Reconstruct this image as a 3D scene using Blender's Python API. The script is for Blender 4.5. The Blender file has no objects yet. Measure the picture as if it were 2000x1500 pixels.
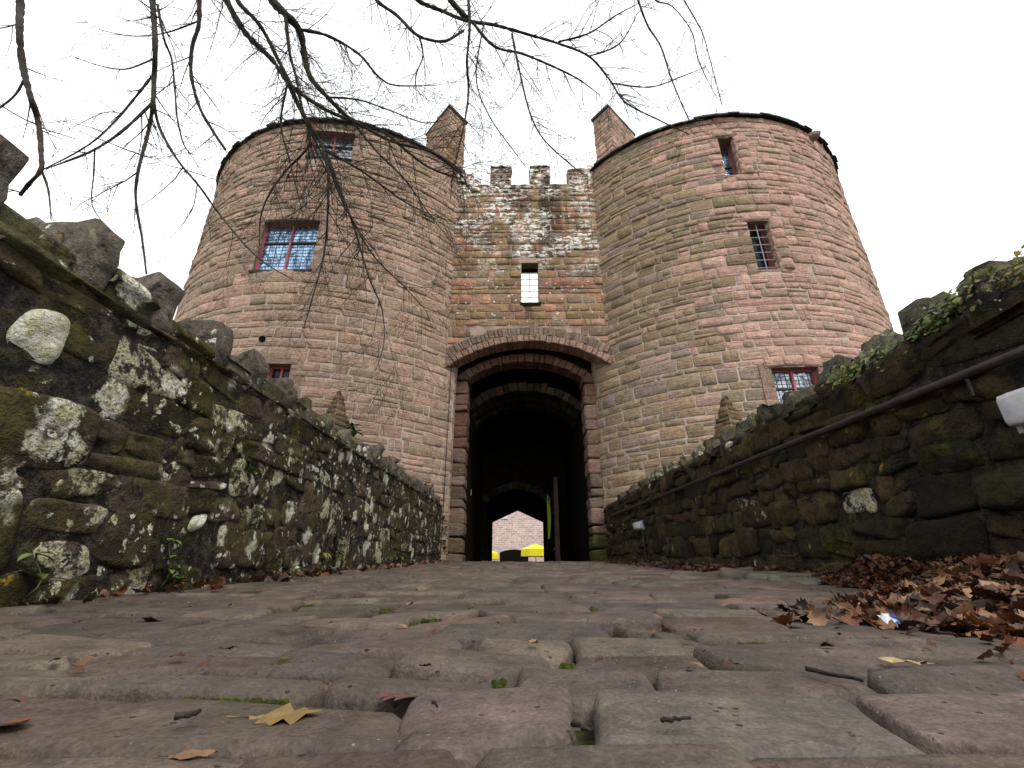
import bpy, math, random
import numpy as np
from mathutils import Vector

rng = np.random.default_rng(11)
random.seed(11)
scene = bpy.context.scene
col = scene.collection
R = math.radians

# ------------------------------------------------------------------ camera
FPX = 884.0                                   # focal length in pixels of the 2000 px wide photograph
PITCH = math.atan(367 / FPX)
YAW = math.atan(12 / 957.0)
CZ = 0.185
SLOPE = 0.03554                               # the causeway climbs to the gate
CREST = 10.9
cam_d = bpy.data.cameras.new("camera")
cam_d.sensor_width = 36.0
cam_d.lens = 36.0 * FPX / 2000.0
cam_d.clip_start = 0.02
cam_d.clip_end = 2000.0
cam = bpy.data.objects.new("camera", cam_d)
col.objects.link(cam)
cam.location = (0, 0, CZ)
cam.rotation_euler = (math.pi / 2 + PITCH, 0, YAW)
scene.camera = cam

# ------------------------------------------------------------------ sky, sun, exposure
SUN_EL, SUN_AZ = R(52), R(150)                # azimuth measured clockwise from +Y: behind the camera, to the right
world = bpy.data.worlds.new("World")
scene.world = world
world.use_nodes = True
wn, wl = world.node_tree.nodes, world.node_tree.links
wn.clear()
w_out = wn.new("ShaderNodeOutputWorld")
w_bg = wn.new("ShaderNodeBackground")
w_sky = wn.new("ShaderNodeTexSky")
w_sky.sky_type = 'NISHITA'
w_sky.sun_disc = False
w_sky.sun_elevation = SUN_EL
w_sky.sun_rotation = SUN_AZ
w_sky.dust_density = 4.0
w_tc = wn.new("ShaderNodeTexCoord")
w_map = wn.new("ShaderNodeMapping"); w_map.inputs['Scale'].default_value = (1.0, 1.0, 2.2)
w_noise = wn.new("ShaderNodeTexNoise"); w_noise.inputs['Scale'].default_value = 1.6; w_noise.inputs['Detail'].default_value = 5
w_ramp = wn.new("ShaderNodeMapRange")
w_ramp.inputs['From Min'].default_value = 0.30; w_ramp.inputs['From Max'].default_value = 0.50
w_ramp.inputs['To Min'].default_value = 0.80; w_ramp.inputs['To Max'].default_value = 1.0
w_mix = wn.new("ShaderNodeMix"); w_mix.data_type = 'RGBA'
w_mix.inputs['B'].default_value = (11.5, 11.7, 12.0, 1)      # the white overcast layer over the clear sky
wl.new(w_tc.outputs['Generated'], w_map.inputs['Vector'])
wl.new(w_map.outputs['Vector'], w_noise.inputs['Vector'])
wl.new(w_noise.outputs['Fac'], w_ramp.inputs['Value'])
wl.new(w_ramp.outputs['Result'], w_mix.inputs['Factor'])
wl.new(w_sky.outputs['Color'], w_mix.inputs['A'])
wl.new(w_mix.outputs['Result'], w_bg.inputs['Color'])
w_bg.inputs['Strength'].default_value = 0.10
wl.new(w_bg.outputs['Background'], w_out.inputs['Surface'])

sun_d = bpy.data.lights.new("sun", 'SUN')
sun_d.energy = 1.5
sun_d.angle = R(12)
sun_d.color = (1.0, 0.95, 0.88)
sun = bpy.data.objects.new("sun", sun_d)
col.objects.link(sun)
sd = Vector((math.sin(SUN_AZ) * math.cos(SUN_EL), math.cos(SUN_AZ) * math.cos(SUN_EL), math.sin(SUN_EL)))
sun.rotation_euler = sd.to_track_quat('Z', 'Y').to_euler()
sun.location = (4, -10, 20)

scene.view_settings.view_transform = 'Standard'
scene.view_settings.look = 'None'
scene.view_settings.exposure = 0.50
scene.view_settings.gamma = 1.0
scene.view_settings.use_curve_mapping = False
scene.cycles.use_denoising = True
scene.cycles.use_adaptive_sampling = True
scene.cycles.adaptive_threshold = 0.02
scene.cycles.max_bounces = 3
scene.cycles.diffuse_bounces = 2

# ------------------------------------------------------------------ helpers
def ray(u, v):
    x = (u - 1000) / FPX; y = (750 - v) / FPX
    fh = math.cos(PITCH) - y * math.sin(PITCH); z = math.sin(PITCH) + y * math.cos(PITCH)
    return np.array([x * math.cos(YAW) - fh * math.sin(YAW), x * math.sin(YAW) + fh * math.cos(YAW), z])
ORG = np.array([0, 0, CZ])
def atY(u, v, Y): r = ray(u, v); return ORG + r * Y / r[1]
def atX(u, v, X): r = ray(u, v); return ORG + r * X / r[0]
def onroad(u, v, dz=0.0):
    r = ray(u, v); t = (CZ - dz) / (SLOPE * r[1] - r[2]); return ORG + r * t
def roadz(y): return SLOPE * min(y, CREST)
def seen(P):
    """share of the picture per square metre at P, 0 when out of frame"""
    d = np.asarray(P, float) - ORG
    x = d[0] * math.cos(YAW) + d[1] * math.sin(YAW); fh = -d[0] * math.sin(YAW) + d[1] * math.cos(YAW)
    c = fh * math.cos(PITCH) + d[2] * math.sin(PITCH); y = -fh * math.sin(PITCH) + d[2] * math.cos(PITCH)
    if c < 0.05: return 0.0
    if abs(x / c) > 1.2 or abs(y / c) > 0.95: return 0.0
    return 1.0 / (c * c)

def tag(o, label=None, cat=None, group=None, kind=None):
    if label: o["label"] = label
    if cat: o["category"] = cat
    if group: o["group"] = group
    if kind: o["kind"] = kind
    return o
def empty(name, loc, label=None, cat=None, group=None, kind=None):
    o = bpy.data.objects.new(name, None); o.location = loc; o.empty_display_size = 0.2
    col.objects.link(o)
    return tag(o, label, cat, group, kind)

def mesh_obj(name, verts, faces, mat, parent=None, colors=None, smooth=True, recentre=True):
    """one mesh object; verts in world coordinates (parents carry no rotation)"""
    V = np.asarray(verts, float)
    c = V.mean(0) if recentre else np.zeros(3)
    if recentre: c = np.array([c[0], c[1], V[:, 2].min()])
    me = bpy.data.meshes.new(name)
    me.from_pydata((V - c).tolist(), [], faces)
    if smooth: me.polygons.foreach_set("use_smooth", [True] * len(me.polygons))
    if colors is not None:
        a = me.color_attributes.new("Col", 'FLOAT_COLOR', 'POINT')
        a.data.foreach_set("color", np.asarray(colors, np.float32).ravel())
    if mat: me.materials.append(mat)
    me.update()
    o = bpy.data.objects.new(name, me)
    base = np.zeros(3); p = parent
    while p is not None:
        base = base + np.array(p.location); p = p.parent
    o.location = c - base
    o.parent = parent
    col.objects.link(o)
    return o

class MB:
    """collects shapes for one mesh"""
    def __init__(s): s.v = []; s.f = []; s.c = []
    def add(s, V, F, c=None):
        n = len(s.v); V = [tuple(map(float, p)) for p in V]
        s.v += V; s.f += [tuple(i + n for i in f) for f in F]
        if c is not None: s.c += [tuple(c)] * len(V)
    def addc(s, V, F, C):
        n = len(s.v); s.v += [tuple(map(float, p)) for p in V]; s.f += [tuple(i + n for i in f) for f in F]; s.c += [tuple(map(float, q)) for q in C]
    def box(s, lo, hi, c=None, frame=None):
        x0, y0, z0 = lo; x1, y1, z1 = hi
        P = [(x0,y0,z0),(x1,y0,z0),(x1,y1,z0),(x0,y1,z0),(x0,y0,z1),(x1,y0,z1),(x1,y1,z1),(x0,y1,z1)]
        if frame: P = [frame(*p) for p in P]
        s.add(P, [(0,3,2,1),(4,5,6,7),(0,1,5,4),(1,2,6,5),(2,3,7,6),(3,0,4,7)], c)
    def tube(s, pts, rad, n=6, c=None, cap=True):
        pts = [np.asarray(p, float) for p in pts]; m = len(pts)
        if np.isscalar(rad): rad = [rad] * m
        V = []; F = []
        up = np.array([0.31, 0.52, 0.79])
        for i, p in enumerate(pts):
            t = pts[min(i + 1, m - 1)] - pts[max(i - 1, 0)]
            t = t / (np.linalg.norm(t) + 1e-9)
            a = np.cross(t, up); 
            if np.linalg.norm(a) < 0.1: a = np.cross(t, (1, 0, 0))
            a /= np.linalg.norm(a); b = np.cross(t, a)
            for k in range(n):
                q = 2 * math.pi * k / n
                V.append(p + rad[i] * (math.cos(q) * a + math.sin(q) * b))
        for i in range(m - 1):
            for k in range(n):
                k2 = (k + 1) % n
                F.append((i * n + k, i * n + k2, (i + 1) * n + k2, (i + 1) * n + k))
        if cap:
            F.append(tuple(range(n - 1, -1, -1))); F.append(tuple((m - 1) * n + k for k in range(n)))
        s.add(V, F, c)
    def build(s, name, mat, parent=None, smooth=False):
        return mesh_obj(name, s.v, s.f, mat, parent, s.c if len(s.c) == len(s.v) and s.c else None, smooth)

def fnoise(seed, n=5, lo=0.6, hi=3.0):
    """a cheap smooth random function of two variables in -1..1"""
    g = np.random.default_rng(seed)
    k = g.uniform(lo, hi, (n, 1)) * (lambda a: np.c_[np.cos(a), np.sin(a)])(g.uniform(0, 6.28, n))
    ph = g.uniform(0, 6.28, n); am = g.uniform(0.4, 1, n); am /= am.sum()
    def fn(x, y):
        x = np.asarray(x, float)[..., None]; y = np.asarray(y, float)[..., None]
        return (am * np.sin(x * k[:, 0] + y * k[:, 1] + ph)).sum(-1)
    return fn

def outline(n, power):
    """n points of a superellipse in -1..1 spread evenly round the square"""
    q = np.linspace(0, 4, n, endpoint=False)
    P = []
    for t in q:
        k = int(t); fr = (t - k) * 2 - 1
        P.append([(fr, -1), (1, fr), (-fr, 1), (-1, -fr)][k])
    P = np.array(P, float)
    sc = (np.abs(P[:, 0]) ** power + np.abs(P[:, 1]) ** power) ** (-1.0 / power)
    return P * sc[:, None]

def gridlines(n, e):
    """n lines in -1..1, the outer ones set in by e for a rounded edge"""
    e = min(e, .45)
    if n <= 5: return np.array([-1, -1 + e, 0, 1 - e, 1])
    k = n - 4
    return np.r_[-1, -1 + .35 * e, np.linspace(-1 + e, 1 - e, k), 1 - .35 * e, 1]
def stone(s0, s1, t0, t1, proud=0.03, bevel=0.02, n=12, power=9, jit=0.01, rough=0.006, sink=0.03, rings=None, dome=0.0, freq=1.0):
    """one stone in (s, t, depth): a rounded block with wavy outline and uneven face; returns verts and faces"""
    gx, gy = (5, 5) if n <= 14 else ((7, 7) if n <= 18 else ((11, 10) if n <= 28 else (18, 14)))
    a, b = max((s1 - s0) / 2, .02), max((t1 - t0) / 2, .012)
    cs, ct = (s0 + s1) / 2, (t0 + t1) / 2
    U, W = np.meshgrid(gridlines(gx, bevel / a), gridlines(gy, bevel / b), indexing='ij')
    L = np.maximum(np.abs(U), np.abs(W)); q = (np.abs(U)**power + np.abs(W)**power)**(1 / power)
    k = L / np.maximum(q, 1e-6); X, Y = U * k, W * k
    cj = rng.normal(0, jit, (2, 2, 2)); wx, wy = ((X + 1) / 2)[..., None], ((Y + 1) / 2)[..., None]
    off = cj[0, 0] * (1 - wx) * (1 - wy) + cj[1, 0] * wx * (1 - wy) + cj[0, 1] * (1 - wx) * wy + cj[1, 1] * wx * wy
    f1 = fnoise(int(rng.integers(1 << 30)), 6, 1.5, 6.0); f2 = fnoise(int(rng.integers(1 << 30)), 6, 1.5, 6.0); f3 = fnoise(int(rng.integers(1 << 30)), 6, .8 * freq, 3.5 * freq)
    S = cs + a * X + off[..., 0] + jit * .55 * L**3 * f1(X, Y)
    T = ct + b * Y + off[..., 1] + jit * .55 * L**3 * f2(X, Y)
    tilt = rng.normal(0, abs(proud) * .22 + .001, 2)
    D = proud + dome * (1 - L * L) + tilt[0] * X + tilt[1] * Y + rough * f3(X, Y)
    edge = L > .999
    D = np.where(edge, np.minimum(D * .35, proud * .4), D)
    if gx > 5: D = np.where((~edge) & (L > 1 - .36 * max(min(bevel / a, .45), min(bevel / b, .45))), D - .30 * abs(proud), D)
    V = np.stack([S, T, D], -1).reshape(-1, 3); F = []
    I = lambda i, j: i * gy + j
    for i in range(gx - 1):
        for j in range(gy - 1): F.append((I(i, j), I(i + 1, j), I(i + 1, j + 1), I(i, j + 1)))
    per = [(i, 0) for i in range(gx - 1)] + [(gx - 1, j) for j in range(gy - 1)] + [(i, gy - 1) for i in range(gx - 1, 0, -1)] + [(0, j) for j in range(gy - 1, 0, -1)]
    m = len(V); low = V[[I(*p) for p in per]].copy(); low[:, 2] = -sink
    V = np.vstack([V, low]); P = len(per)
    for q_ in range(P): F.append((m + q_, m + (q_ + 1) % P, I(*per[(q_ + 1) % P]), I(*per[q_])))
    return V, F

def emit(stones, name, rest_name, mat, parent, limit=300):
    """stones: (world verts, faces, rgba). The ones that show largest become objects, the rest one part"""
    sc = []
    for V, F, c in stones:
        ctr = V.mean(0); ext = V.max(0) - V.min(0)
        area = np.sort(ext)[-1] * np.sort(ext)[-2]
        sc.append(area * seen(ctr))
    order = np.argsort(sc)[::-1]
    for i in order[:limit]:
        if sc[i] <= 0: continue
        V, F, c = stones[i]
        mesh_obj(name, V, F, mat, parent, np.tile(c, (len(V), 1)))
    rest = [i for i in order[limit:]] + [i for i in order[:limit] if sc[i] <= 0]
    if rest:
        VV, FF, CC = [], [], []; n = 0
        for i in rest:
            V, F, c = stones[i]
            VV.append(V); FF += [tuple(k + n for k in f) for f in F]; CC.append(np.tile(c, (len(V), 1))); n += len(V)
        o = mesh_obj(rest_name, np.vstack(VV), FF, mat, parent, np.vstack(CC))
        o["kind"] = "stuff"

def pick(pal, spread=0.12, alpha=0.0):
    p = np.array(pal[int(rng.integers(len(pal)))], float)
    p = p * (1 + rng.normal(0, spread)) * (1 + rng.normal(0, spread * 0.12, 3))
    return np.array([*np.clip(p, 0.004, 0.9), alpha])

# ------------------------------------------------------------------ materials
class NT:
    def __init__(s, name):
        s.m = bpy.data.materials.new(name); s.m.use_nodes = True
        s.n, s.l = s.m.node_tree.nodes, s.m.node_tree.links
        s.b = s.n["Principled BSDF"]
        g = s.n.new("ShaderNodeNewGeometry"); s.pos = g.outputs['Position']; s.normal = g.outputs['Normal']
    def link(s, a, b): s.l.new(a, b)
    def map(s, scale, vec=None):
        k = s.n.new("ShaderNodeMapping"); k.inputs['Scale'].default_value = scale
        s.link(vec or s.pos, k.inputs['Vector']); return k.outputs['Vector']
    def noise(s, scale, detail=4, rough=0.55, vec=None, dist=0.0):
        k = s.n.new("ShaderNodeTexNoise"); k.inputs['Scale'].default_value = scale; k.inputs['Detail'].default_value = detail
        k.inputs['Roughness'].default_value = rough; k.inputs['Distortion'].default_value = dist
        s.link(vec or s.pos, k.inputs['Vector']); return k.outputs['Fac']
    def voro(s, scale, vec=None, feature='F1', out='Distance', rand=1.0):
        k = s.n.new("ShaderNodeTexVoronoi"); k.feature = feature; k.inputs['Scale'].default_value = scale; k.inputs['Randomness'].default_value = rand
        s.link(vec or s.pos, k.inputs['Vector']); return k.outputs[out]
    def rng(s, val, a, b, c=0.0, d=1.0, smooth=True):
        k = s.n.new("ShaderNodeMapRange"); k.clamp = True
        if smooth: k.interpolation_type = 'SMOOTHSTEP'
        s.link(val, k.inputs['Value'])
        for nm, v in (('From Min', a), ('From Max', b), ('To Min', c), ('To Max', d)): k.inputs[nm].default_value = v
        return k.outputs['Result']
    def math(s, op, a, b=0.5):
        k = s.n.new("ShaderNodeMath"); k.operation = op
        for i, v in enumerate((a, b)):
            if isinstance(v, (int, float)): k.inputs[i].default_value = v
            else: s.link(v, k.inputs[i])
        return k.outputs[0]
    def mix(s, fac, a, b, mode='MIX'):
        k = s.n.new("ShaderNodeMix"); k.data_type = 'RGBA'; k.blend_type = mode
        for nm, v in (('Factor', fac), ('A', a), ('B', b)):
            if isinstance(v, (int, float)): k.inputs[nm].default_value = v
            elif isinstance(v, (tuple, list)): k.inputs[nm].default_value = (*v[:3], 1)
            else: s.link(v, k.inputs[nm])
        return k.outputs['Result']
    def attr(s):
        k = s.n.new("ShaderNodeVertexColor"); k.layer_name = "Col"; return k.outputs['Color'], k.outputs['Alpha']
    def xyz(s):
        k = s.n.new("ShaderNodeSeparateXYZ"); s.link(s.pos, k.inputs[0]); return k.outputs
    def bump(s, h, strength=0.4, dist=0.01, prev=None):
        k = s.n.new("ShaderNodeBump"); k.inputs['Strength'].default_value = strength; k.inputs['Distance'].default_value = dist
        s.link(h, k.inputs['Height'])
        if prev is not None: s.link(prev, k.inputs['Normal'])
        return k.outputs['Normal']
    def done(s, colr, rough=0.9, normal=None, spec=0.3):
        if isinstance(colr, (tuple, list)): s.b.inputs['Base Color'].default_value = (*colr[:3], 1)
        else: s.link(colr, s.b.inputs['Base Color'])
        if isinstance(rough, (int, float)): s.b.inputs['Roughness'].default_value = rough
        else: s.link(rough, s.b.inputs['Roughness'])
        s.b.inputs['Specular IOR Level'].default_value = spec
        if normal is not None: s.link(normal, s.b.inputs['Normal'])
        return s.m

def m_plain(name, c, rough=0.6, metal=0.0, spec=0.4, vary=0.15, scale=14.0):
    t = NT(name)
    k = t.rng(t.noise(scale, 5), 0.25, 0.75, 1 - vary, 1 + vary, False)
    g = t.mix(1.0, c, (1, 1, 1), 'MULTIPLY')
    v = t.n.new("ShaderNodeVectorMath"); v.operation = 'SCALE'
    t.link(g, v.inputs[0]); t.link(k, v.inputs['Scale'])
    t.b.inputs['Metallic'].default_value = metal
    return t.done(v.outputs[0], rough, t.bump(t.noise(scale * 4, 4), 0.15, 0.004), spec)

def scaled(t, c, f):
    v = t.n.new("ShaderNodeVectorMath"); v.operation = 'SCALE'
    t.link(c, v.inputs[0]); t.link(f, v.inputs['Scale']); return v.outputs[0]

def m_sandstone(name, curtain=False):
    t = NT(name)
    c, a = t.attr()
    strat = t.noise(1.0, 4, 0.65, t.map((3.0, 3.0, 30.0)))
    mot = t.noise(11.0, 4, 0.72)
    grain = t.noise(60.0, 2, 0.7)
    f = t.math('MULTIPLY', t.rng(strat, 0.25, 0.75, 0.66, 1.32, False), t.rng(mot, 0.25, 0.75, 0.58, 1.42, False))
    f = t.math('MULTIPLY', f, t.rng(grain, 0.25, 0.75, 0.72, 1.28, False))
    base = scaled(t, c, f)
    # algae film and grey weathering in broad patches
    brd = t.noise(0.6, 3, 0.6)
    alg = t.math('MULTIPLY', t.rng(brd, 0.52, 0.74), t.rng(mot, 0.40, 0.60))
    base = t.mix(t.math('MULTIPLY', alg, 0.32), base, (0.20, 0.165, 0.085))
    gre = t.math('MULTIPLY', t.rng(brd, 0.48, 0.28), t.rng(mot, 0.60, 0.42))
    base = t.mix(t.math('MULTIPLY', gre, 0.45), base, (0.20, 0.175, 0.155))
    sp = t.rng(t.voro(5.5), 0.05, 0.03)
    base = t.mix(t.math('MULTIPLY', sp, t.rng(t.noise(2.0, 1), 0.50, 0.58)), base, (0.66, 0.62, 0.55))
    if curtain:
        X, Y, Z = t.xyz()
        stv = t.noise(1.0, 4, 0.6, t.map((1.7, 1.7, 0.25)))
        st = t.math('MULTIPLY', t.rng(stv, 0.45, 0.56), t.rng(mot, .25, .5))
        base = t.mix(t.math('MULTIPLY', t.math('MULTIPLY', st, t.rng(Z, 7.4, 9.8)), 0.55), base, (0.020, 0.017, 0.013))
        xo = t.math('ADD', X, t.math('MULTIPLY', t.math('SUBTRACT', stv, .5), 1.3))
        s1 = t.math('MULTIPLY', t.rng(t.math('ABSOLUTE', t.math('SUBTRACT', xo, .95)), .40, .22), t.rng(Z, 7.9, 9.2))
        s2 = t.math('MULTIPLY', t.rng(t.math('ABSOLUTE', t.math('ADD', xo, .05)), .55, .30), t.rng(Z, 10.1, 10.9))
        s3 = t.math('MULTIPLY', t.rng(t.math('ABSOLUTE', t.math('SUBTRACT', xo, .40)), .24, .12), t.math('MULTIPLY', t.rng(Z, 6.4, 7.0), t.rng(Z, 7.9, 7.6)))
        ss = t.math('MULTIPLY', t.math('MAXIMUM', t.math('MAXIMUM', s1, s2), s3), t.rng(mot, .30, .52, .35, 1.0))
        base = t.mix(t.math('MULTIPLY', ss, .72), base, (0.022, 0.018, 0.014))
        patch = t.rng(t.noise(1.1, 2, 0.5, t.map((1.0, 1.0, 1.3))), 0.42, 0.56)
        fine = t.rng(t.noise(4.6, 4, 0.66, t.map((1.0, 1.0, 2.1)), 0.3), 0.49, 0.53)
        li = t.math('MULTIPLY', t.math('MULTIPLY', patch, fine), t.rng(Z, 7.6, 9.2))
        sp2 = t.math('MULTIPLY', t.rng(t.voro(6.0), 0.20, 0.15), t.rng(t.noise(2.4, 1), 0.44, 0.50))
        li = t.math('MAXIMUM', li, t.math('MULTIPLY', sp2, t.rng(Z, 5.9, 7.6)))
        base = t.mix(li, base, (0.80, 0.79, 0.75))
    nrm = t.bump(t.math('ADD', t.math('ADD', strat, t.math('MULTIPLY', mot, 0.9)), t.math('MULTIPLY', grain, .3)), 1.0, 0.035)
    return t.done(base, 0.95, nrm, 0.12)

def m_mortar(name, c, c2):
    t = NT(name)
    k = t.mix(t.rng(t.noise(3.0, 5, .6), 0.35, 0.65), c, c2)
    k = t.mix(t.math('MULTIPLY', t.rng(t.noise(25, 4, .7), 0.5, 0.7), 0.5), k, (0.12, 0.09, 0.07))
    return t.done(k, 0.95, t.bump(t.noise(40, 5, .7), 0.6, 0.012), 0.15)

def m_rubble(name, moss=0.5, lich=0.5, mortar=False):
    t = NT(name)
    mot = t.noise(12.0, 5, 0.72)
    if mortar:
        c = t.mix(t.rng(mot, .35, .65), (0.012, 0.010, 0.008), (0.048, 0.039, 0.030)); a = None
    else:
        c, a = t.attr()
    big = t.noise(2.4, 3, 0.6)
    fine = t.noise(55.0, 3, 0.75)
    base = scaled(t, c, t.math('MULTIPLY', t.rng(mot, 0.28, 0.72, 0.38, 1.65, False), t.rng(fine, .25, .75, .62, 1.4, False)))
    ms = t.math('MULTIPLY', t.rng(big, 0.62 - 0.27 * moss, 0.78 - 0.27 * moss), t.rng(fine, 0.30, 0.55))
    base = t.mix(t.math('MULTIPLY', ms, 0.75), base, t.mix(t.rng(mot, .35, .65), (0.028, 0.030, 0.006), (0.088, 0.078, 0.014)))
    blk = t.rng(t.noise(6.0, 4, .65, None, .8), 0.55, 0.64)
    base = t.mix(t.math('MULTIPLY', blk, 0.82), base, (0.010, 0.009, 0.007))
    # crustose lichen: rosettes with ragged edges
    wv = t.n.new("ShaderNodeVectorMath"); wv.operation = 'ADD'
    nn = t.n.new("ShaderNodeTexNoise"); nn.inputs['Scale'].default_value = 18; nn.inputs['Detail'].default_value = 3; nn.inputs['Roughness'].default_value = .7
    t.link(t.pos, nn.inputs['Vector'])
    sc = t.n.new("ShaderNodeVectorMath"); sc.operation = 'SCALE'; sc.inputs['Scale'].default_value = 0.12
    t.link(nn.outputs['Color'], sc.inputs[0]); t.link(t.pos, wv.inputs[0]); t.link(sc.outputs[0], wv.inputs[1])
    l1 = t.math('MULTIPLY', t.rng(t.voro(3.9, wv.outputs[0]), 0.37, 0.30), t.rng(big, 0.36 + .22 * lich, 0.28 + .22 * lich))
    l2 = t.math('MULTIPLY', t.rng(t.voro(13.0, wv.outputs[0]), 0.28, 0.20), t.rng(t.noise(3.1, 2), 0.64 - 0.2 * lich, 0.70 - 0.2 * lich))
    li = t.math('MAXIMUM', l1, l2)
    if a is not None:
        la = t.rng(t.math('ADD', a, t.math('MULTIPLY', t.math('SUBTRACT', mot, 0.5), 1.7)), 0.42, 0.56)
        li = t.math('MAXIMUM', li, la)
    tex = t.rng(fine, 0.30, 0.52, 0.22, 1.0)
    if a is not None: tex = t.math('MAXIMUM', tex, t.rng(a, .8, 1.0, 0, .75))
    li = t.math('MULTIPLY', li, tex)
    base = t.mix(li, base, t.mix(t.rng(mot, .40, .62), (0.66, 0.65, 0.55), (0.40, 0.38, 0.22)))
    yl = t.math('MULTIPLY', t.rng(t.voro(6.3, wv.outputs[0]), 0.15, 0.10), t.rng(t.noise(2.3, 1), 0.58, 0.62))
    base = t.mix(t.math('MULTIPLY', yl, tex), base, (0.22, 0.15, 0.01))
    h = t.math('ADD', t.math('ADD', mot, t.math('MULTIPLY', fine, .35)), t.math('MULTIPLY', li, .25))
    return t.done(base, 0.92, t.bump(h, 1.0, 0.035 if not mortar else .06), 0.18)

def m_paver(name):
    t = NT(name)
    c, a = t.attr()
    mot = t.noise(8.0, 5, 0.74)
    fine = t.noise(150.0, 3, 0.75)
    mid = t.noise(34.0, 3, 0.7)
    base = scaled(t, c, t.math('MULTIPLY', t.math('MULTIPLY', t.rng(mot, 0.28, 0.72, 0.48, 1.5, False), t.rng(fine, .25, .75, .55, 1.45, False)), t.rng(mid, .25, .75, .75, 1.25, False)))
    brd = t.noise(3.6, 3, .6)
    base = t.mix(t.math('MULTIPLY', t.rng(brd, 0.55, 0.68), 0.45), base, (0.036, 0.029, 0.025))
    base = t.mix(t.math('MULTIPLY', t.rng(brd, 0.44, 0.32), 0.35), base, (0.15, 0.105, 0.085))
    pit = t.math('MULTIPLY', t.rng(t.voro(42.0), 0.17, 0.11), t.rng(mot, 0.50, 0.58))
    base = t.mix(t.math('MULTIPLY', pit, 0.85), base, (0.010, 0.008, 0.007))
    spk = t.math('MULTIPLY', t.rng(t.voro(70.0), 0.13, 0.08), t.rng(mot, 0.46, 0.40))
    base = t.mix(t.math('MULTIPLY', spk, 0.6), base, (0.36, 0.33, 0.29))
    gn = t.math('MULTIPLY', t.rng(brd, 0.50, 0.62), t.rng(mid, 0.45, 0.6))
    base = t.mix(t.math('MULTIPLY', gn, 0.30), base, (0.045, 0.045, 0.014))
    rough = t.rng(mot, 0.3, 0.7, 0.62, 0.85, False)
    h = t.math('ADD', t.math('ADD', mot, t.math('MULTIPLY', mid, .35)), t.math('SUBTRACT', t.math('MULTIPLY', fine, .14), t.math('MULTIPLY', pit, .4)))
    return t.done(base, rough, t.bump(h, 0.9, 0.013), 0.28)

def m_bed(name):
    t = NT(name)
    k = t.mix(t.rng(t.noise(12, 5, .65), .35, .65), (0.012, 0.010, 0.008), (0.034, 0.028, 0.022))
    g = t.math('MULTIPLY', t.rng(t.noise(2.3, 4, .6), 0.50, 0.58), t.rng(t.noise(30, 4, .7), 0.4, 0.55))
    k = t.mix(t.math('MULTIPLY', g, 0.9), k, (0.055, 0.075, 0.008))
    return t.done(k, 0.95, t.bump(t.noise(90, 5, .7), 0.8, 0.01), 0.15)

def m_col(name, rough=0.6, spec=0.3, scale=60.0, vary=0.35, translucent=False):
    """takes its colour from the Col attribute, with fine mottling"""
    t = NT(name)
    c, a = t.attr()
    base = scaled(t, c, t.rng(t.noise(scale, 5, .65), 0.25, 0.75, 1 - vary, 1 + vary, False))
    if translucent:
        t.b.inputs['Subsurface Weight'].default_value = 0.0
    return t.done(base, rough, t.bump(t.noise(scale * 2, 4), 0.3, 0.003), spec)

def m_bark(name):
    t = NT(name)
    k = t.mix(t.rng(t.noise(18, 5, .6), .35, .65), (0.020, 0.015, 0.012), (0.055, 0.042, 0.034))
    g = t.math('MULTIPLY', t.rng(t.noise(2.2, 4, .6), 0.50, 0.62), t.rng(t.noise(25, 4), .35, .6))
    k = t.mix(t.math('MULTIPLY', g, 0.7), k, (0.045, 0.052, 0.012))
    return t.done(k, 0.85, t.bump(t.noise(60, 5, .7), 0.8, 0.012), 0.25)

def m_glass(name, tint):
    t = NT(name)
    k = t.mix(t.rng(t.noise(6.0, 5, .75, t.map((1, 1, .7)), 1.0), .42, .58), tint, tuple(x * 0.22 for x in tint))  # dark noise paints reflected branches and dim rooms into the tint
    t.b.inputs['Metallic'].default_value = 0.75
    return t.done(k, 0.12, t.bump(t.noise(5.0, 4, .6), 0.25, 0.05), 0.6)

def m_farwall(name):
    t = NT(name)
    bt = t.n.new("ShaderNodeTexBrick")
    sp = t.n.new("ShaderNodeSeparateXYZ"); cb = t.n.new("ShaderNodeCombineXYZ")
    t.link(t.pos, sp.inputs[0]); t.link(sp.outputs[0], cb.inputs[0]); t.link(sp.outputs[2], cb.inputs[1])
    t.link(cb.outputs[0], bt.inputs['Vector'])
    bt.inputs['Scale'].default_value = 1.0
    bt.inputs['Brick Width'].default_value = 0.42; bt.inputs['Row Height'].default_value = 0.17; bt.inputs['Mortar Size'].default_value = 0.014
    bt.inputs['Color1'].default_value = (0.62, 0.46, 0.41, 1); bt.inputs['Color2'].default_value = (0.42, 0.31, 0.28, 1)
    bt.inputs['Mortar'].default_value = (0.68, 0.59, 0.55, 1)
    k = scaled(t, bt.outputs['Color'], t.rng(t.noise(5, 5, .7), .3, .7, .7, 1.35, False))
    return t.done(k, 0.92, t.bump(bt.outputs['Fac'], -0.5, 0.02), 0.2)

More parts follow.
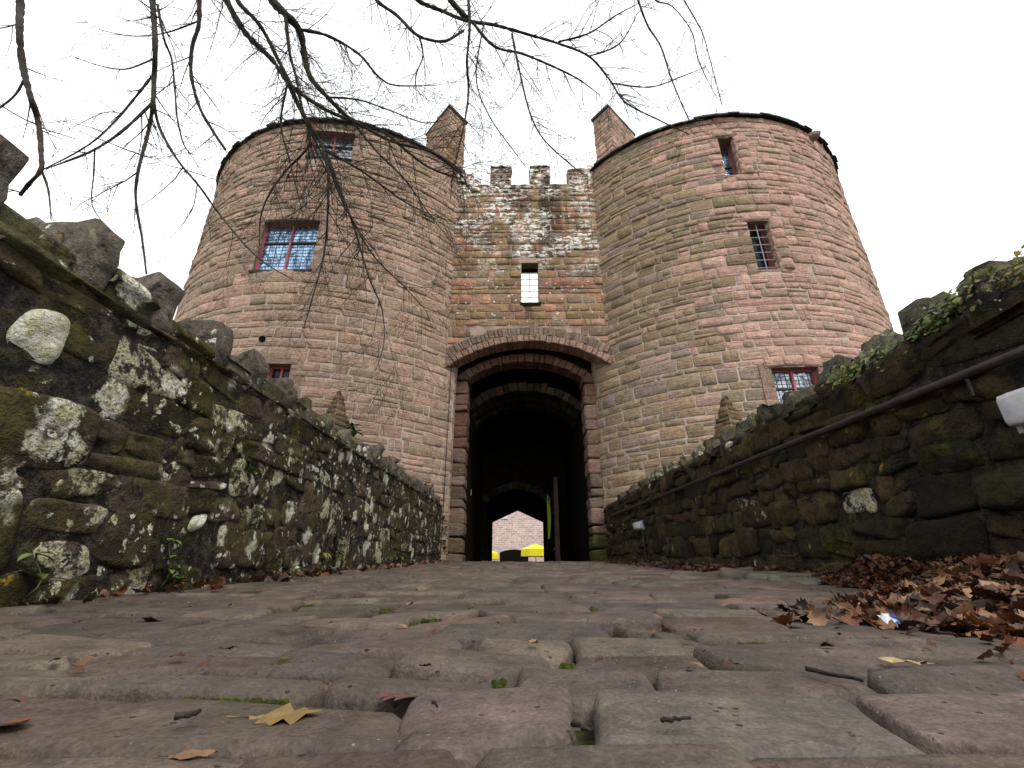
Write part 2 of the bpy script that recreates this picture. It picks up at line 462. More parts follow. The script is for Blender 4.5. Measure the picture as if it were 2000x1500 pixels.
M = dict(
    sand=m_sandstone("sandstone"), curt=m_sandstone("sandstone_lichened", True),
    mort=m_mortar("lime_mortar", (0.50, 0.41, 0.35), (0.42, 0.33, 0.28)),
    mortc=m_mortar("lime_mortar_weathered", (0.40, 0.30, 0.23), (0.24, 0.18, 0.135)),
    rubL=m_rubble("lichened_rubble", 0.62, 0.90), rubB=m_rubble("bare_weathered_stone", 0.10, 0.25), rubR=m_rubble("mossy_rubble", 0.38, 0.08),
    bedL=m_rubble("dirty_mortar", 0.35, 0.45, True), bedR=m_rubble("mossy_mortar", 0.4, -0.3, True),
    pave=m_paver("paving_stone"), bed=m_bed("joint_earth"),
    bark=m_bark("bark"), leaf=m_col("dead_leaf", 0.55, 0.35), green=m_col("green_leaf", 0.5, 0.4),
    moss=m_col("moss", 0.95, 0.1, 160.0, 0.5),
    slate=m_plain("slate", (0.030, 0.029, 0.027), 0.8, vary=0.5, scale=5),
    red=m_plain("red_paint", (0.36, 0.075, 0.090), 0.5, vary=0.25, scale=9),
    lead=m_plain("lead", (0.035, 0.035, 0.04), 0.6), iron=m_plain("painted_iron", (0.30, 0.31, 0.34), 0.5),
    darkiron=m_plain("dark_iron", (0.025, 0.02, 0.02), 0.42, 0.3, vary=0.6, scale=30),
    rust=m_plain("worn_rail", (0.036, 0.026, 0.025), 0.42, 0.3, vary=0.55, scale=18),
    glass=m_glass("sky_tinted_glass", (0.36, 0.54, 0.78)), glassg=m_glass("old_grey_glass", (0.40, 0.44, 0.50)), glassd=m_glass("dark_glass", (0.030, 0.034, 0.06)),  # blue of the reflected sky put into the first glass's colour
    black=m_plain("flat_black", (0.008, 0.007, 0.006), 1.0, spec=0.0, vary=0.4, scale=3),  # shade in rooms and the putlog hole as flat colour; also the shelter
    shade_dark=m_plain("shade_dark_stone", (0.016, 0.013, 0.008), 1.0, spec=0.0, vary=0.6, scale=6),  # darkness of the unlit passage put into the stone's colour
    wood=m_plain("old_timber", (0.16, 0.085, 0.055), 0.75, vary=0.4, scale=7),
    lime=m_plain("lime_cloth", (0.34, 0.52, 0.015), 0.7, vary=0.08), white=m_plain("white_plastic", (0.66, 0.68, 0.72), 0.35, vary=0.08, scale=9),
    dirtywhite=m_plain("grubby_plastic", (0.50, 0.51, 0.53), 0.3, vary=0.3, scale=16),
    greycase=m_plain("grey_casing", (0.32, 0.33, 0.36), 0.5, vary=0.2), yellow=m_plain("yellow_canvas", (0.78, 0.66, 0.01), 0.7, vary=0.06),
    paper=m_plain("white_paper", (0.50, 0.51, 0.55), 0.6, vary=0.08), blue=m_plain("blue_print", (0.04, 0.07, 0.30), 0.5),
    far=m_farwall("courtyard_masonry"), grass=m_plain("rough_grass", (0.05, 0.06, 0.02), 0.95, vary=0.4, scale=2),
    darkgreen=m_plain("dark_green_cloth", (0.01, 0.06, 0.03), 0.7),
)

PAL_L = [(0.403, 0.278, 0.211), (0.372, 0.263, 0.199), (0.421, 0.292, 0.22), (0.384, 0.255, 0.19), (0.348, 0.255, 0.19), (0.445, 0.292, 0.224), (0.366, 0.269, 0.185)]
PAL_R = [(0.4731, 0.303, 0.2394), (0.438, 0.2888, 0.228), (0.493, 0.3182, 0.2489), (0.4484, 0.2821, 0.2204), (0.4133, 0.2859, 0.2204), (0.4835, 0.2935, 0.2356)]
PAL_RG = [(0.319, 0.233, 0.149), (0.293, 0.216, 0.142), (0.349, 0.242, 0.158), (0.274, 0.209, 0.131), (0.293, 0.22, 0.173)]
PAL_C = [(0.345, 0.205, 0.133), (0.31, 0.197, 0.114), (0.398, 0.205, 0.138), (0.265, 0.191, 0.127), (0.3, 0.205, 0.105), (0.362, 0.231, 0.159)]
PAL_RED = [(0.15, 0.078, 0.058), (0.13, 0.07, 0.052), (0.165, 0.092, 0.068)]
PAL_W = [(0.051, 0.036, 0.022), (0.04, 0.032, 0.017), (0.058, 0.04, 0.026), (0.032, 0.024, 0.015), (0.067, 0.048, 0.032)]
PAL_WR = [(0.0434, 0.03, 0.0154), (0.031, 0.0225, 0.0126), (0.0558, 0.036, 0.0182), (0.0248, 0.021, 0.0112)]
PAL_P = [(0.0855, 0.0649, 0.0502), (0.0733, 0.0573, 0.0456), (0.094, 0.0705, 0.0549), (0.0808, 0.0583, 0.0456), (0.0996, 0.079, 0.0586), (0.0696, 0.0555, 0.0456)]

# ------------------------------------------------------------------ ground, road, courtyard
def sheet(name, pts, mat):
    o = mesh_obj(name, pts, [tuple(range(len(pts)))], mat, None, None, False, False)
    o["kind"] = "structure"; return o
g = sheet("ground", [(-600,-600,-0.9),(600,-600,-0.9),(600,900,-0.9),(-600,900,-0.9)], M['grass'])

XL, XR = -1.80, 2.10                          # inner faces of the two parapet walls
b = MB()
ys = [-4.0, CREST, 60.0]
top = [(-2.3, y, roadz(y) - 0.034) for y in ys] + [(2.75, y, roadz(y) - 0.034) for y in ys]
bot = [(x, y, -0.95) for x, y, z in top]
b.add(top[:2] + top[3:5] + bot[:2] + bot[3:5], [(0,2,3,1),(4,5,7,6),(0,4,6,2),(0,1,5,4),(2,6,7,3),(1,3,7,5)])
road = b.build("road", M['bed'], None); road["kind"] = "structure"
cy = MB(); cy.box((-30, CREST + 0.004, -0.96), (30, 70, roadz(CREST) - 0.012))
court = cy.build("courtyard", M['bed'], None); court["kind"] = "structure"

row_px = [(1620,1478,[-300,440,930,1500,2100]), (1478,1365,[-700,120,792,1142,1735,2500]), (1365,1318,[-500,200,610,975,1287,1690,2200,2700]),
          (1318,1283,[-600,-150,130,530,777,1113,1400,1770,2300,2800]), (1283,1253,[-800,-300,-50,270,550,912,1108,1380,1640,2000,2500]),
          (1253,1230,[-1000,-500,0,380,620,850,1192,1335,1645,1960,2400,2900])]
pav = []; joints = []
bowf = fnoise(77, 5, 0.5, 1.6)
def bow(x, y): return 0.05 * bowf(x, y) * np.minimum(1.0, y)
def add_paver(x0, x1, y0, y1, near, colr, lift=0.0, tilt=None):
    gap = (0.015 if near else 0.010) * rng.uniform(0.5, 1.6)
    V, F = stone(x0 + gap/2, x1 - gap/2, y0 + gap/2, y1 - gap/2, 0.019 if near else 0.036, 0.015 if near else 0.050, 36 if near else 16, 14.0, 0.018, 0.0, 0.06)
    fn = fnoise(int(rng.integers(1 << 30)), 7, 4, 17)
    tx, ty = rng.normal(0, 0.012), rng.normal(0, 0.008 if near else 0.02)
    cx, cyy = (x0 + x1) / 2, (y0 + y1) / 2
    if tilt: tx, ty = tilt
    topm = V[:, 2] > -0.03
    d = np.where(topm, V[:, 2] + 0.0038 * fn(V[:, 0], V[:, 1]) + tx * (V[:, 0] - cx) + ty * (V[:, 1] - cyy) + lift + rng.normal(0, 0.0030 if near else .0060) - (.003 if near else .019), V[:, 2])
    yy = V[:, 1] + bow(V[:, 0], V[:, 1])
    z = SLOPE * yy + d - 0.010
    pav.append((np.c_[V[:, 0], yy, z], F, colr))
    if y0 < 1.9: joints.append((x0, x1, y0, y1))
ylast = 0
prev = None
for v0, v1, us in row_px:
    y0, y1 = onroad(960, v0)[1], onroad(960, v1)[1]
    vm = (v0 + v1) / 2 if v0 < 1600 else 1540
    xs = [onroad(u, vm)[0] for u in us]
    xs[0] = min(xs[0], XL - .05); xs[-1] = max(xs[-1], XR + .05)
    for i in range(len(xs) - 1):
        if xs[i+1] < XL - .3 or xs[i] > XR + .3: continue
        cc = pick(PAL_P, 0.10)
        if v0 == 1478 and us[i] in (792, 1735): cc = np.array([0.106, 0.078, 0.068, 0])
        if v0 == 1478 and us[i] == 1142: cc = np.array([0.100, 0.085, 0.068, 0])
        lift = 0.012 if (v0 == 1478 and us[i] == 792) else 0
        add_paver(max(xs[i], XL - .1), min(xs[i+1], XR + .1), y0, y1, True, cc, lift)
    ylast = y1
y = ylast; ri = 0
while y < CREST + 0.3:
    h = rng.uniform(0.15, 0.25)
    x = XL - 0.1 - rng.uniform(0, 0.25)
    while x < XR + 0.1:
        w = rng.uniform(0.22, 0.50)
        lift = 0.0; tl = None
        if ri == 0 and -0.1 < x + w/2 < 0.45: lift, tl = 0.014, (0.0, -0.05)
        cc = pick(PAL_P, 0.10)
        if rng.random() < 0.08: cc[:3] *= (1.2, 0.98, 0.98)
        add_paver(x, x + w, y, y + h, y < 2.6, cc, lift, tl)
        x += w
    y += h; ri += 1
# flat setts under the gate arch and in the passage
emit(pav, "paving_stone", "far_paving_stones", M['pave'], road, 300)

# ------------------------------------------------------------------ towers
def cyl_hit(u, v, C, Rr):
    r = ray(u, v); a = r[0]**2 + r[1]**2; bb = -2 * (r[0]*C[0] + r[1]*C[1]); c = C[0]**2 + C[1]**2 - Rr*Rr
    t = (-bb - math.sqrt(max(bb*bb - 4*a*c, 0))) / (2*a)
    P = ORG + r * t
    return math.atan2(P[0] - C[0], -(P[1] - C[1])), P[2]     # angle 0 faces the camera side (-Y), positive to the right

RT = 5.0
EAVE = 12.14
class Tower:
    def __init__(s, C, label, pal, phi0, phi1):
        s.C = C; s.phi0, s.phi1 = phi0, phi1; s.pal = pal; s.holes = []
        s.root = empty("round_tower", (C[0], C[1], -0.9), label, "tower")
    def P(s, phi, z, d=0.0):
        r = RT + d; x = s.C[0] + r * math.sin(phi)
        x = min(x, -1.66) if s.C[0] < 0 else max(x, 2.06)      # flat flank towards the gate passage
        return np.array([x, s.C[1] - r * math.cos(phi), z])
    def frame(s, phi):
        """tangent frame for windows: x right, y outward, z up"""
        U = np.array([math.cos(phi), math.sin(phi), 0]); N = np.array([math.sin(phi), -math.cos(phi), 0])
        def fr(x, n, z): 
            q = s.P(phi, 0) + U * x + N * n; return np.array([q[0], q[1], z])
        return fr
    def build_wall(s):
        # core of mortar, open where windows are
        angs = sorted(set(list(np.linspace(-math.pi, math.pi, 121)) + [a for h in s.holes for a in h[:2]]))
        zs = sorted(set([-0.9, 3, 6, 9, EAVE] + [z for h in s.holes for z in h[2:4]]))
        V = [s.P(a, z) for z in zs for a in angs]; F = []; n = len(angs)
        for j in range(len(zs) - 1):
            for i in range(n - 1):
                am, zm = (angs[i] + angs[i+1]) / 2, (zs[j] + zs[j+1]) / 2
                if any(h[0] < am < h[1] and h[2] < zm < h[3] for h in s.holes): continue
                F.append((j*n+i, j*n+i+1, (j+1)*n+i+1, (j+1)*n+i))
        mesh_obj("wall_core", V, F, M['mort'], s.root)
        st = []
        z = 0.1
        while z < EAVE - 0.03:
            h = float(np.clip(rng.normal(0.245 if z < 8 else 0.215, 0.06), 0.12, 0.36))
            z1 = min(z + h, EAVE - 0.02)
            # split the course where a window stands in it
            spans = [(s.phi0, s.phi1)]
            for ho in s.holes:
                if ho[3] > z + 0.06 and ho[2] < z1 - 0.06:
                    ns = []
                    for a, c in spans:
                        if ho[1] <= a or ho[0] >= c: ns.append((a, c)); continue
                        if ho[0] > a: ns.append((a, ho[0]))
                        if ho[1] < c: ns.append((ho[1], c))
                    spans = ns
            for a, c in spans:
                x, xe = a * RT, c * RT
                first = True
                while x < xe - 0.02:
                    w = float(np.clip(rng.normal(0.47, 0.19), 0.15, 1.0)) * (0.7 + 1.1 * h)
                    if xe - x - w < 0.16: w = xe - x
                    e = z1
                    parts = [(x, x + w, z, e)]
                    if h > 0.22 and rng.random() < 0.12: zm = z + h * rng.uniform(.35, .65); parts = [(x, x + w, z, zm), (x, x + w, zm, e)]
                    for (p0, p1, q0, q1) in parts:
                        up = min(max((z - 4.5) / 3.5, 0), 1)
                        gp = rng.uniform(0.006, 0.016) * (1 - .35 * up)
                        V, F = stone(p0 + gp, p1 - gp, q0 + gp * .7, q1 - gp * .7, rng.uniform(0.004, 0.024 + .016 * up), 0.020, 12, 10, 0.011, 0.009 + .004 * up, 0.02)
                        W = np.array([s.P(v[0] / RT, v[1], v[2]) for v in V])
                        st.append((W, F, s.colour((p0 + p1) / 2 / RT, (q0 + q1) / 2)))
                    x += w
            z = z1
        s.st = st
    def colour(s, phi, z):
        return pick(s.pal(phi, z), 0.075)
    def finish(s):
        emit(s.st, "stone", "smaller_stones", M['sand'], s.root, 300)
        # slate roof: a low cone with a ring of separate eave slates
        V = [s.P(a, EAVE + 0.06, 0.02) for a in np.linspace(-math.pi, math.pi, 73)[:-1]] + [np.array([s.C[0], s.C[1], EAVE + 1.9])]
        rf = mesh_obj("roof", V, [(i, (i + 1) % 72, 72) for i in range(72)] + [tuple(range(71, -1, -1))], M['slate'], s.root, None, False)
        n = 104
        for i in range(n):
            a0 = -math.pi + 2*math.pi*i/n; a1 = a0 + 2*math.pi/n * 0.985
            j = rng.normal(0, 0.012); k = rng.uniform(0.10, 0.17); th = rng.uniform(0.05, 0.085)
            zb = EAVE + 0.075 + rng.normal(0, 0.008)
            P = []
            for (d, zz) in ((k, zb - 0.09 + j), (-0.30, zb + 0.10), (-0.30, zb + 0.10 + th), (k - 0.015, zb - 0.09 + th + j)):
                P += [s.P(a0, zz, d), s.P(a1, zz, d)]
            if -2.2 < a0 < 2.2:
                mesh_obj("eave_slate", P, [(0,1,3,2),(2,3,5,4),(4,5,7,6),(6,7,1,0),(0,2,4,6),(1,7,5,3)], M['slate'], rf, None, False)

def rect_window(T, u0, v0, u1, v1, label, glass, leads=(3, 4), depth=0.20, transom=0.62, mull=True, cols=2):
    """a red framed leaded casement; pixel corners give its place on the tower"""
    pa, za = cyl_hit((u0 + u1) / 2, v0, T.C, RT); pb, zb = cyl_hit((u0 + u1) / 2, v1, T.C, RT)
    um, vm = (u0 + u1) / 2, (v0 + v1) / 2
    pc, zc = cyl_hit(um, vm, T.C, RT)
    half = (cyl_hit(u1, vm, T.C, RT)[0] - cyl_hit(u0, vm, T.C, RT)[0]) / 2
    return casement(T, pc, zb, za, half * RT, label, glass, leads, depth, transom, mull)

def casement(T, pc, z0, z1, hw, label, glass, leads, depth, transom, mull=True, mat='red'):
    T.holes.append((pc - hw / RT, pc + hw / RT, z0, z1))
    fr = T.frame(pc)
    root = empty("window", np.array(fr(0, 0, z0)) - np.array(T.root.location)); root.parent = T.root
    root["label"] = label
    def part(name, boxes, mat):
        m = MB()
        for lo, hi in boxes: m.box(lo, hi, (.30, .20, .16, 0), fr)
        return m.build(name, mat, root)
    d = depth; sg = hw * hw / (2 * RT)
    part("reveal", [((-hw - .25, -d - .16, z0 - .1), (-hw, 0.002 - sg, z1 + .1))], M['sand'])
    part("reveal", [((hw, -d - .16, z0 - .1), (hw + .25, 0.002 - sg, z1 + .1))], M['sand'])
    part("lintel", [((-hw - .14, -d - .16, z1 - .004), (hw + .14, 0.02 - sg, z1 + .12))], M['sand'])
    part("sill", [((-hw - .05, -d - .16, z0 - .05), (hw + .05, (0.05 if mull else .015) - sg, z0 + .006))], M['slate'] if mull else M['sand'])
    fw = 0.045
    part("frame", [((-hw, -d - .05, z0 + .006), (-hw + fw, -d + .03, z1 - .004)), ((hw - fw, -d - .05, z0 + .006), (hw, -d + .03, z1 - .004)),
                   ((-hw + fw, -d - .05, z1 - .004 - fw), (hw - fw, -d + .03, z1 - .004)), ((-hw + fw, -d - .05, z0 + .006), (hw - fw, -d + .03, z0 + .006 + fw))], M[mat])
    zt = z0 + (z1 - z0) * transom if transom else None
    if mull: part("mullion", [((-.025, -d - .045, z0 + .05), (.025, -d + .035, z1 - .05))], M[mat])
    if zt:
        a = .026 if mull else hw - fw + .0
        if mull:
            part("transom", [((-hw + fw + .002, -d - .04, zt - .022), (-.027, -d + .03, zt + .022)), ((.027, -d - .04, zt - .022), (hw - fw - .002, -d + .03, zt + .022))], M['lead'])
        else: part("transom", [((-hw + fw + .002, -d - .04, zt - .022), (hw - fw - .002, -d + .03, zt + .022))], M['lead'])
    xs = [(-hw + fw, -.026), (.026, hw - fw)] if mull else [(-hw + fw, hw - fw)]
    zz = [(z0 + .05, zt - .023), (zt + .023, z1 - .05)] if zt else [(z0 + .05, z1 - .05)]
    lead = []
    for xa, xb in xs:
        for k, (a, c) in enumerate(zz):
            part("pane", [((xa, -d - .02, a), (xb, -d - .012 + rng.uniform(0, .003), c))], glass)
            nx, nz = leads
            nz2 = max(2, round(nz * (c - a) / 0.5))
            for i in range(1, nx): x = xa + (xb - xa) * i / nx; lead.append(((x - .004, -d - .012, a), (x + .004, -d - .002, c)))
            for i in range(1, nz2): z = a + (c - a) * i / nz2; lead.append(((xa, -d - .0115, z - .004), (xb, -d - .0025, z + .004)))
    part("leading", lead, M['lead'])
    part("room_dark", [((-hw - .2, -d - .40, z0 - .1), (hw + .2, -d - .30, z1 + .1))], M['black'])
    return root

CL = (-5.73, 14.09); CR = (6.31, 14.07)
def pal_left(phi, z):
    return PAL_L
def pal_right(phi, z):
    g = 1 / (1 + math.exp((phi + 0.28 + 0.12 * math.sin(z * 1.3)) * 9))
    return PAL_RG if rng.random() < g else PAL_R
TL = Tower(CL, "round sandstone tower left of the gate arch, half hidden by branches", pal_left, -1.45, 1.02)
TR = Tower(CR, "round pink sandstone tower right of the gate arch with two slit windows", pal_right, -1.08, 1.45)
rect_window(TL, 503, 430, 613, 526, "sky tinted casement with pink red frame", M['glass'], (4, 5))
rect_window(TL, 606, 256, 690, 308, "upper casement under the eaves behind branches", M['glassg'], (4, 4))
rect_window(TL, 514, 710, 560, 800, "red framed window showing above the parapet wall", M['glassd'], (3, 4))
rect_window(TR, 1518, 716, 1612, 815, "grey glazed casement with red frame", M['glassg'], (4, 5))

def slit(T, u0, v0, u1, v1, label, grille, splay):
    um, vm = (u0 + u1) / 2, (v0 + v1) / 2
    pc, zc = cyl_hit(um, vm, T.C, RT)
    z1 = cyl_hit(um, v0, T.C, RT)[1]; z0 = cyl_hit(um, v1, T.C, RT)[1]
    hw = (cyl_hit(u1, vm, T.C, RT)[0] - cyl_hit(u0, vm, T.C, RT)[0]) / 2 * RT
    w = casement(T, pc, z0, z1, hw, label, M['glassd'] if grille else M['glass'], (2, 6), 0.34, 0 if grille else 0.45, False)
    fr = T.frame(pc)
    if grille:
        m = MB(); m.tube([fr(0, -.10, z0 + .01), fr(0, -.10, z1 - .02)], .013, 6)
        k = 6
        for i in range(k):
            z = z0 + (z1 - z0) * (i + .55) / (k + .4); m.tube([fr(-hw + .003, -.10, z), fr(hw - .003, -.10, z)], .010, 6)
        m.build("iron_grille", M['iron'], w)
    # rounded roll of dressed stones down the right hand jamb
    n = 5; H = (z1 - z0) * 1.02
    for i in range(n):
        a, c = z0 + H * i / n + .008, z0 + H * (i + 1) / n - .008
        V = []; F = []; seg = 9; r = 0.21
        for k2, z in enumerate((a, a + .02, c - .02, c)):
            rr = r - (0.018 if k2 in (0, 3) else 0) + rng.normal(0, .004)
            for q in range(seg):
                th = math.pi * 1.05 * q / (seg - 1)
                V.append(fr(hw + 0.185 - rr * math.cos(th), -0.13 + rr * math.sin(th) * 0.95, z))
        for k2 in range(3):
            for q in range(seg - 1): F.append((k2*seg+q, k2*seg+q+1, (k2+1)*seg+q+1, (k2+1)*seg+q))
        F.append(tuple(range(seg - 1, -1, -1))); F.append(tuple(3*seg + q for q in range(seg)))
        cc = pick(PAL_R, .08)
        mesh_obj("jamb_roll_stone", V, F, M['sand'], w, np.tile(cc, (len(V), 1)))
slit(TR, 1410, 268, 1440, 343, "narrow slit window with red frame under the eaves", False, True)
slit(TR, 1470, 432, 1512, 527, "narrow slit window behind a pale iron grille", True, True)
TL.build_wall(); TR.build_wall()
# worn lintel with a scooped notch over the right hand casement, done as dressed blocks set proud
def lintel_blocks(T, idx, n, pal):
    p0, p1, z0, z1 = T.holes[idx]
    xs = np.linspace(p0 * RT - .12, p1 * RT + .12, n + 1)
    for i in range(n):
        V, F = stone(xs[i] + .006, xs[i+1] - .006, z1 + .012, z1 + .27 + rng.normal(0, .02), 0.05, .03, 16, 6, .016, .012, .02)
        T.st.append((np.array([T.P(v[0] / RT, v[1], v[2]) for v in V]), F, pick(pal, .06)))
lintel_blocks(TR, 0, 3, PAL_R); lintel_blocks(TL, 0, 2, PAL_L)
lintel_blocks(TR, 1, 1, PAL_R); lintel_blocks(TR, 2, 1, PAL_R)
TL.finish(); TR.finish()

def spur(T, u, v, half, out):
    """pyramid buttress at the tower foot, corner outward, faced with small stones"""
    phi, za = cyl_hit(u, v, T.C, RT); fr = T.frame(phi)
    A = np.array(fr(0, .02, za)); z0 = -.5; sgt = half * half / (2 * RT)
    Lc, Oc, Rc = np.array(fr(-half, -sgt, z0)), np.array(fr(0, out, z0)), np.array(fr(half, -sgt, z0))
    k = .985
    root = empty("spur", A * [1, 1, 0] + [0, 0, z0] - np.array(T.root.location)); root.parent = T.root
    mesh_obj("spur_core", [Lc, Oc, Rc, A], [(0, 1, 3), (1, 2, 3)], M['mortc'], root, None, False)
    st = []
    for P, Q in ((Lc, Oc), (Oc, Rc)):
        n = np.cross(Q - P, A - P); n /= np.linalg.norm(n)
        t = .35
        while t < .97:
            h = rng.uniform(.022, .034); t1 = min(t + h, .985); w0 = np.linalg.norm(Q - P) * (1 - t)
            e = 0.0
            while e < 1 - 1e-3:
                d = rng.uniform(.22, .48) / max(w0, .2); e1 = e + d if 1 - e - d > .12 / max(w0, .2) else 1.0
                V, F = stone(e + .004, e1 - .004, 0.03, .97, .022, .02, 12, 8, .006, .006, .02)
                W = []
                for a_, b_, d_ in V:
                    tt = t + (t1 - t) * b_; W.append(P + (A - P) * tt + (Q - P) * (1 - tt) * a_ + n * d_)
                st.append((np.array(W), F, pick([(.185,.125,.080),(.150,.110,.062),(.205,.130,.090),(.120,.095,.050)], .14)))
                e = e1
            t = t1
    for W, F, c in st: mesh_obj("spur_stone", W, F, M['sand'], root, np.tile(c, (len(W), 1)))
pc_, z_ = cyl_hit(876, 760, CL, RT)
m = MB(); m.tube([TL.P(pc_, q, .055) for q in np.linspace(.4, 8.6, 12)], .009, 5); m.build("lightning_conductor", M['darkiron'], TL.root)
pc_, z_ = cyl_hit(1580, 271, CR, RT)
V, F = stone(pc_ * RT - .13, pc_ * RT + .13, z_ - .10, z_ + .11, .22, .04, 18, 5, .015, .015, .02)
mesh_obj("corbel_stone", np.array([TR.P(v[0] / RT, v[1], v[2]) for v in V]), F, M['sand'], TR.root, np.tile((.26, .18, .14, 0), (len(V), 1)))
pc_, z_ = cyl_hit(513, 663, CL, RT)
m = MB(); m.tube([TL.P(pc_, z_, -.02), TL.P(pc_, z_, .042)], .075, 10); m.build("putlog_hole", M['black'], TL.root)  # black disc painted in for the shade inside the hole
spur(TR, 1414, 768, 1.7, 1.5); spur(TL, 664, 760, 1.7, 1.5)

# ------------------------------------------------------------------ gate wall between the towers
YC = 10.9
gate = empty("gate_wall", (0.3, YC, 0.35), "sandstone gate wall with wide arch and white lichen under battlements", "gate wall")
AX0, AX1 = -2.06, 2.74
ACX = (AX0 + AX1) / 2
def arc(x, spring, rise, x0=AX0, x1=AX1):
    c = (x0 + x1) / 2; hwid = (x1 - x0) / 2
    Rr = (hwid**2 + rise**2) / (2 * rise)
    return spring - (Rr - rise) + math.sqrt(max(Rr * Rr - (x - c)**2, 0))
SPR, RISE = 5.02, 0.92
WTOP = 11.60
win = (0.135, 0.625, atY(1035, 592, YC)[2], atY(1035, 513, YC)[2])
def in_tower(x, y, m=0.0):
    return math.hypot(x - CL[0], y - CL[1]) < RT - m or math.hypot(x - CR[0], y - CR[1]) < RT - m
core = MB()
xs = sorted(set(list(np.linspace(-2.4, 3.05, 45)) + [win[0], win[1]]))
for i in range(len(xs) - 1):
    xm = (xs[i] + xs[i+1]) / 2
    zb = arc(min(max(xm, AX0), AX1), SPR, RISE) + 0.12
    def seg(z0, z1): core.box((xs[i], YC, z0), (xs[i+1], YC + 0.45, z1))
    if win[0] < xm < win[1]: seg(zb, win[2]); seg(win[3], WTOP)
    else: seg(zb, WTOP)
    # upper part is thicker
    
core.build("wall_core", M['mortc'], gate)
st = []
z = 5.0
while z < WTOP - 0.02:
    h = float(np.clip(rng.normal(0.225, 0.06), 0.11, 0.34)); z1 = min(z + h, WTOP)
    x = -2.3 + rng.uniform(0, .2)
    while x < 3.0:
        w = float(np.clip(rng.normal(0.40, 0.16), 0.14, 0.85)); xe = x + w
        inw = z1 > win[2] + .03 and z < win[3] - .03
        if inw and x < win[0] < xe: xe = win[0]
        if inw and win[0] - 1e-6 <= x < win[1]: x = win[1]; continue
        if inw and 0 < win[0] - xe < .12: xe = win[0]
        xm = (x + xe) / 2
        ext = max(arc(min(max(q, AX0), AX1), SPR, RISE) for q in (x, xm, xe)) + (0.50 if abs(xm - ACX) < 2.3 else -0.6)
        if (z + z1) / 2 > ext and not in_tower(xm, YC, .12):
            gp = rng.uniform(.005, .014)
            V, F = stone(x + gp, xe - gp, max(z, ext - .1) + gp*.7, z1 - gp*.7, rng.uniform(.006, .036), .024, 12, 8, .012, .010, .02)
            pal = PAL_C
            st.append((np.c_[V[:, 0], YC - V[:, 2], V[:, 1]], [f[::-1] for f in F] if False else F, pick(pal, .14)))
        x = xe
    z = z1
# battlements
mer = [(-1.00*10.7/12.7, -0.20*10.7/12.7), (0.50*10.8/12.7, 1.28*10.8/12.7), (1.66, 2.42)]
for k, (a, c) in enumerate(mer):
    zt = 12.36 if k < 2 else 12.22
    m = MB(); m.box((a + .004, YC + .005, WTOP - .05), (c - .004, YC + .42, zt - .01)); m.build("merlon_core", M['mortc'], gate)
    z = WTOP - 0.01
    while z < zt - .02:
        z1 = min(z + rng.uniform(.14, .25), zt)
        x = a
        while x < c - .02:
            w = rng.uniform(.25, .5); xe = x + w if c - x - w > .15 else c
            V, F = stone(x + .004, xe - .004, z + .004, z1 - .004, .03, .02, 12, 6, .01, .008, .02)
            st.append((np.c_[V[:, 0], YC - V[:, 2] + .02, V[:, 1]], F, pick(PAL_C, .12) * [.8, .85, .85, 1]))
            x = xe
        z = z1
    V, F = stone(a - .02, c + .02, YC - .05, YC + .44, .05, .025, 16, 6, .012, .008, .03)
    st.append((np.c_[V[:, 0], V[:, 1], zt + V[:, 2]], F, pick(PAL_C, .1) * [.7, .75, .75, 1]))
# stepped coping beside the left hand turret
for (a, c, zt) in ((-1.95, -1.62, 12.22), (-1.62, -1.40, 12.00), (-1.40, -1.12, 11.80)):
    V, F = stone(a, c, YC - .05, YC + .42, .05, .03, 14, 5, .02, .012, .5)
    st.append((np.c_[V[:, 0], V[:, 1], zt + V[:, 2]], F, pick(PAL_C, .1) * [.6, .62, .62, 1]))
for (a, c, zt) in ((2.30, 2.60, 12.34), (2.60, 2.95, 12.60)):
    V, F = stone(a, c, YC - .05, YC + .42, .05, .03, 14, 5, .02, .012, .8)
    st.append((np.c_[V[:, 0], V[:, 1], zt + V[:, 2]], F, pick(PAL_C, .1)))
emit(st, "stone", "smaller_stones", M['curt'], gate, 300)
# two rings of voussoirs over the arch
def ring(n, off0, off1, y0, y1, pal, name, jitter=.012, x0=AX0, x1=AX1, spr=SPR, rise=RISE, mat=None, parent=None, proud=.03):
    c = (x0 + x1) / 2; hwid = (x1 - x0) / 2; Rr = (hwid**2 + rise**2) / (2 * rise); zc = spr + rise - Rr
    am = math.asin(hwid / Rr)
    edges = np.linspace(-am, am, n + 1) + np.r_[0, rng.normal(0, .15 * 2 * am / n, n - 1), 0]
    for i in range(n):
        a0, a1 = edges[i], edges[i+1]; gp = .007 / Rr
        o0, o1 = off0 + rng.normal(0, .5*jitter), off1 + rng.normal(0, jitter)
        yy = y0 + rng.normal(0, .012)
        V, F = stone(a0 + gp, a1 - gp, 0, 1, 0, 0, 12, 8, 0, 0, 0) if False else (None, None)
        cc = pick(pal, .14)
        def P(a, r, y): return np.array([c + (Rr + r) * math.sin(a), y, zc + (Rr + r) * math.cos(a)])
        bv = .016; bva = bv / Rr
        L = []
        for (ia, ir, y) in ((0, 0, y1), (0, 0, yy + bv), (bva, bv, yy)):
            L += [P(a0 + gp + ia, o0 + ir, y), P(a1 - gp - ia, o0 + ir, y), P(a1 - gp - ia, o1 - ir, y), P(a0 + gp + ia, o1 - ir, y)]
        F = []
        for k in range(2):
            for q in range(4):
                q2 = (q + 1) % 4; F.append((k*4+q, k*4+q2, (k+1)*4+q2, (k+1)*4+q))
        F.append((8, 9, 10, 11)); F.append((3, 2, 1, 0))
        mesh_obj(name, L, F, mat or M['sand'], parent or gate, np.tile(cc, (12, 1)), False)
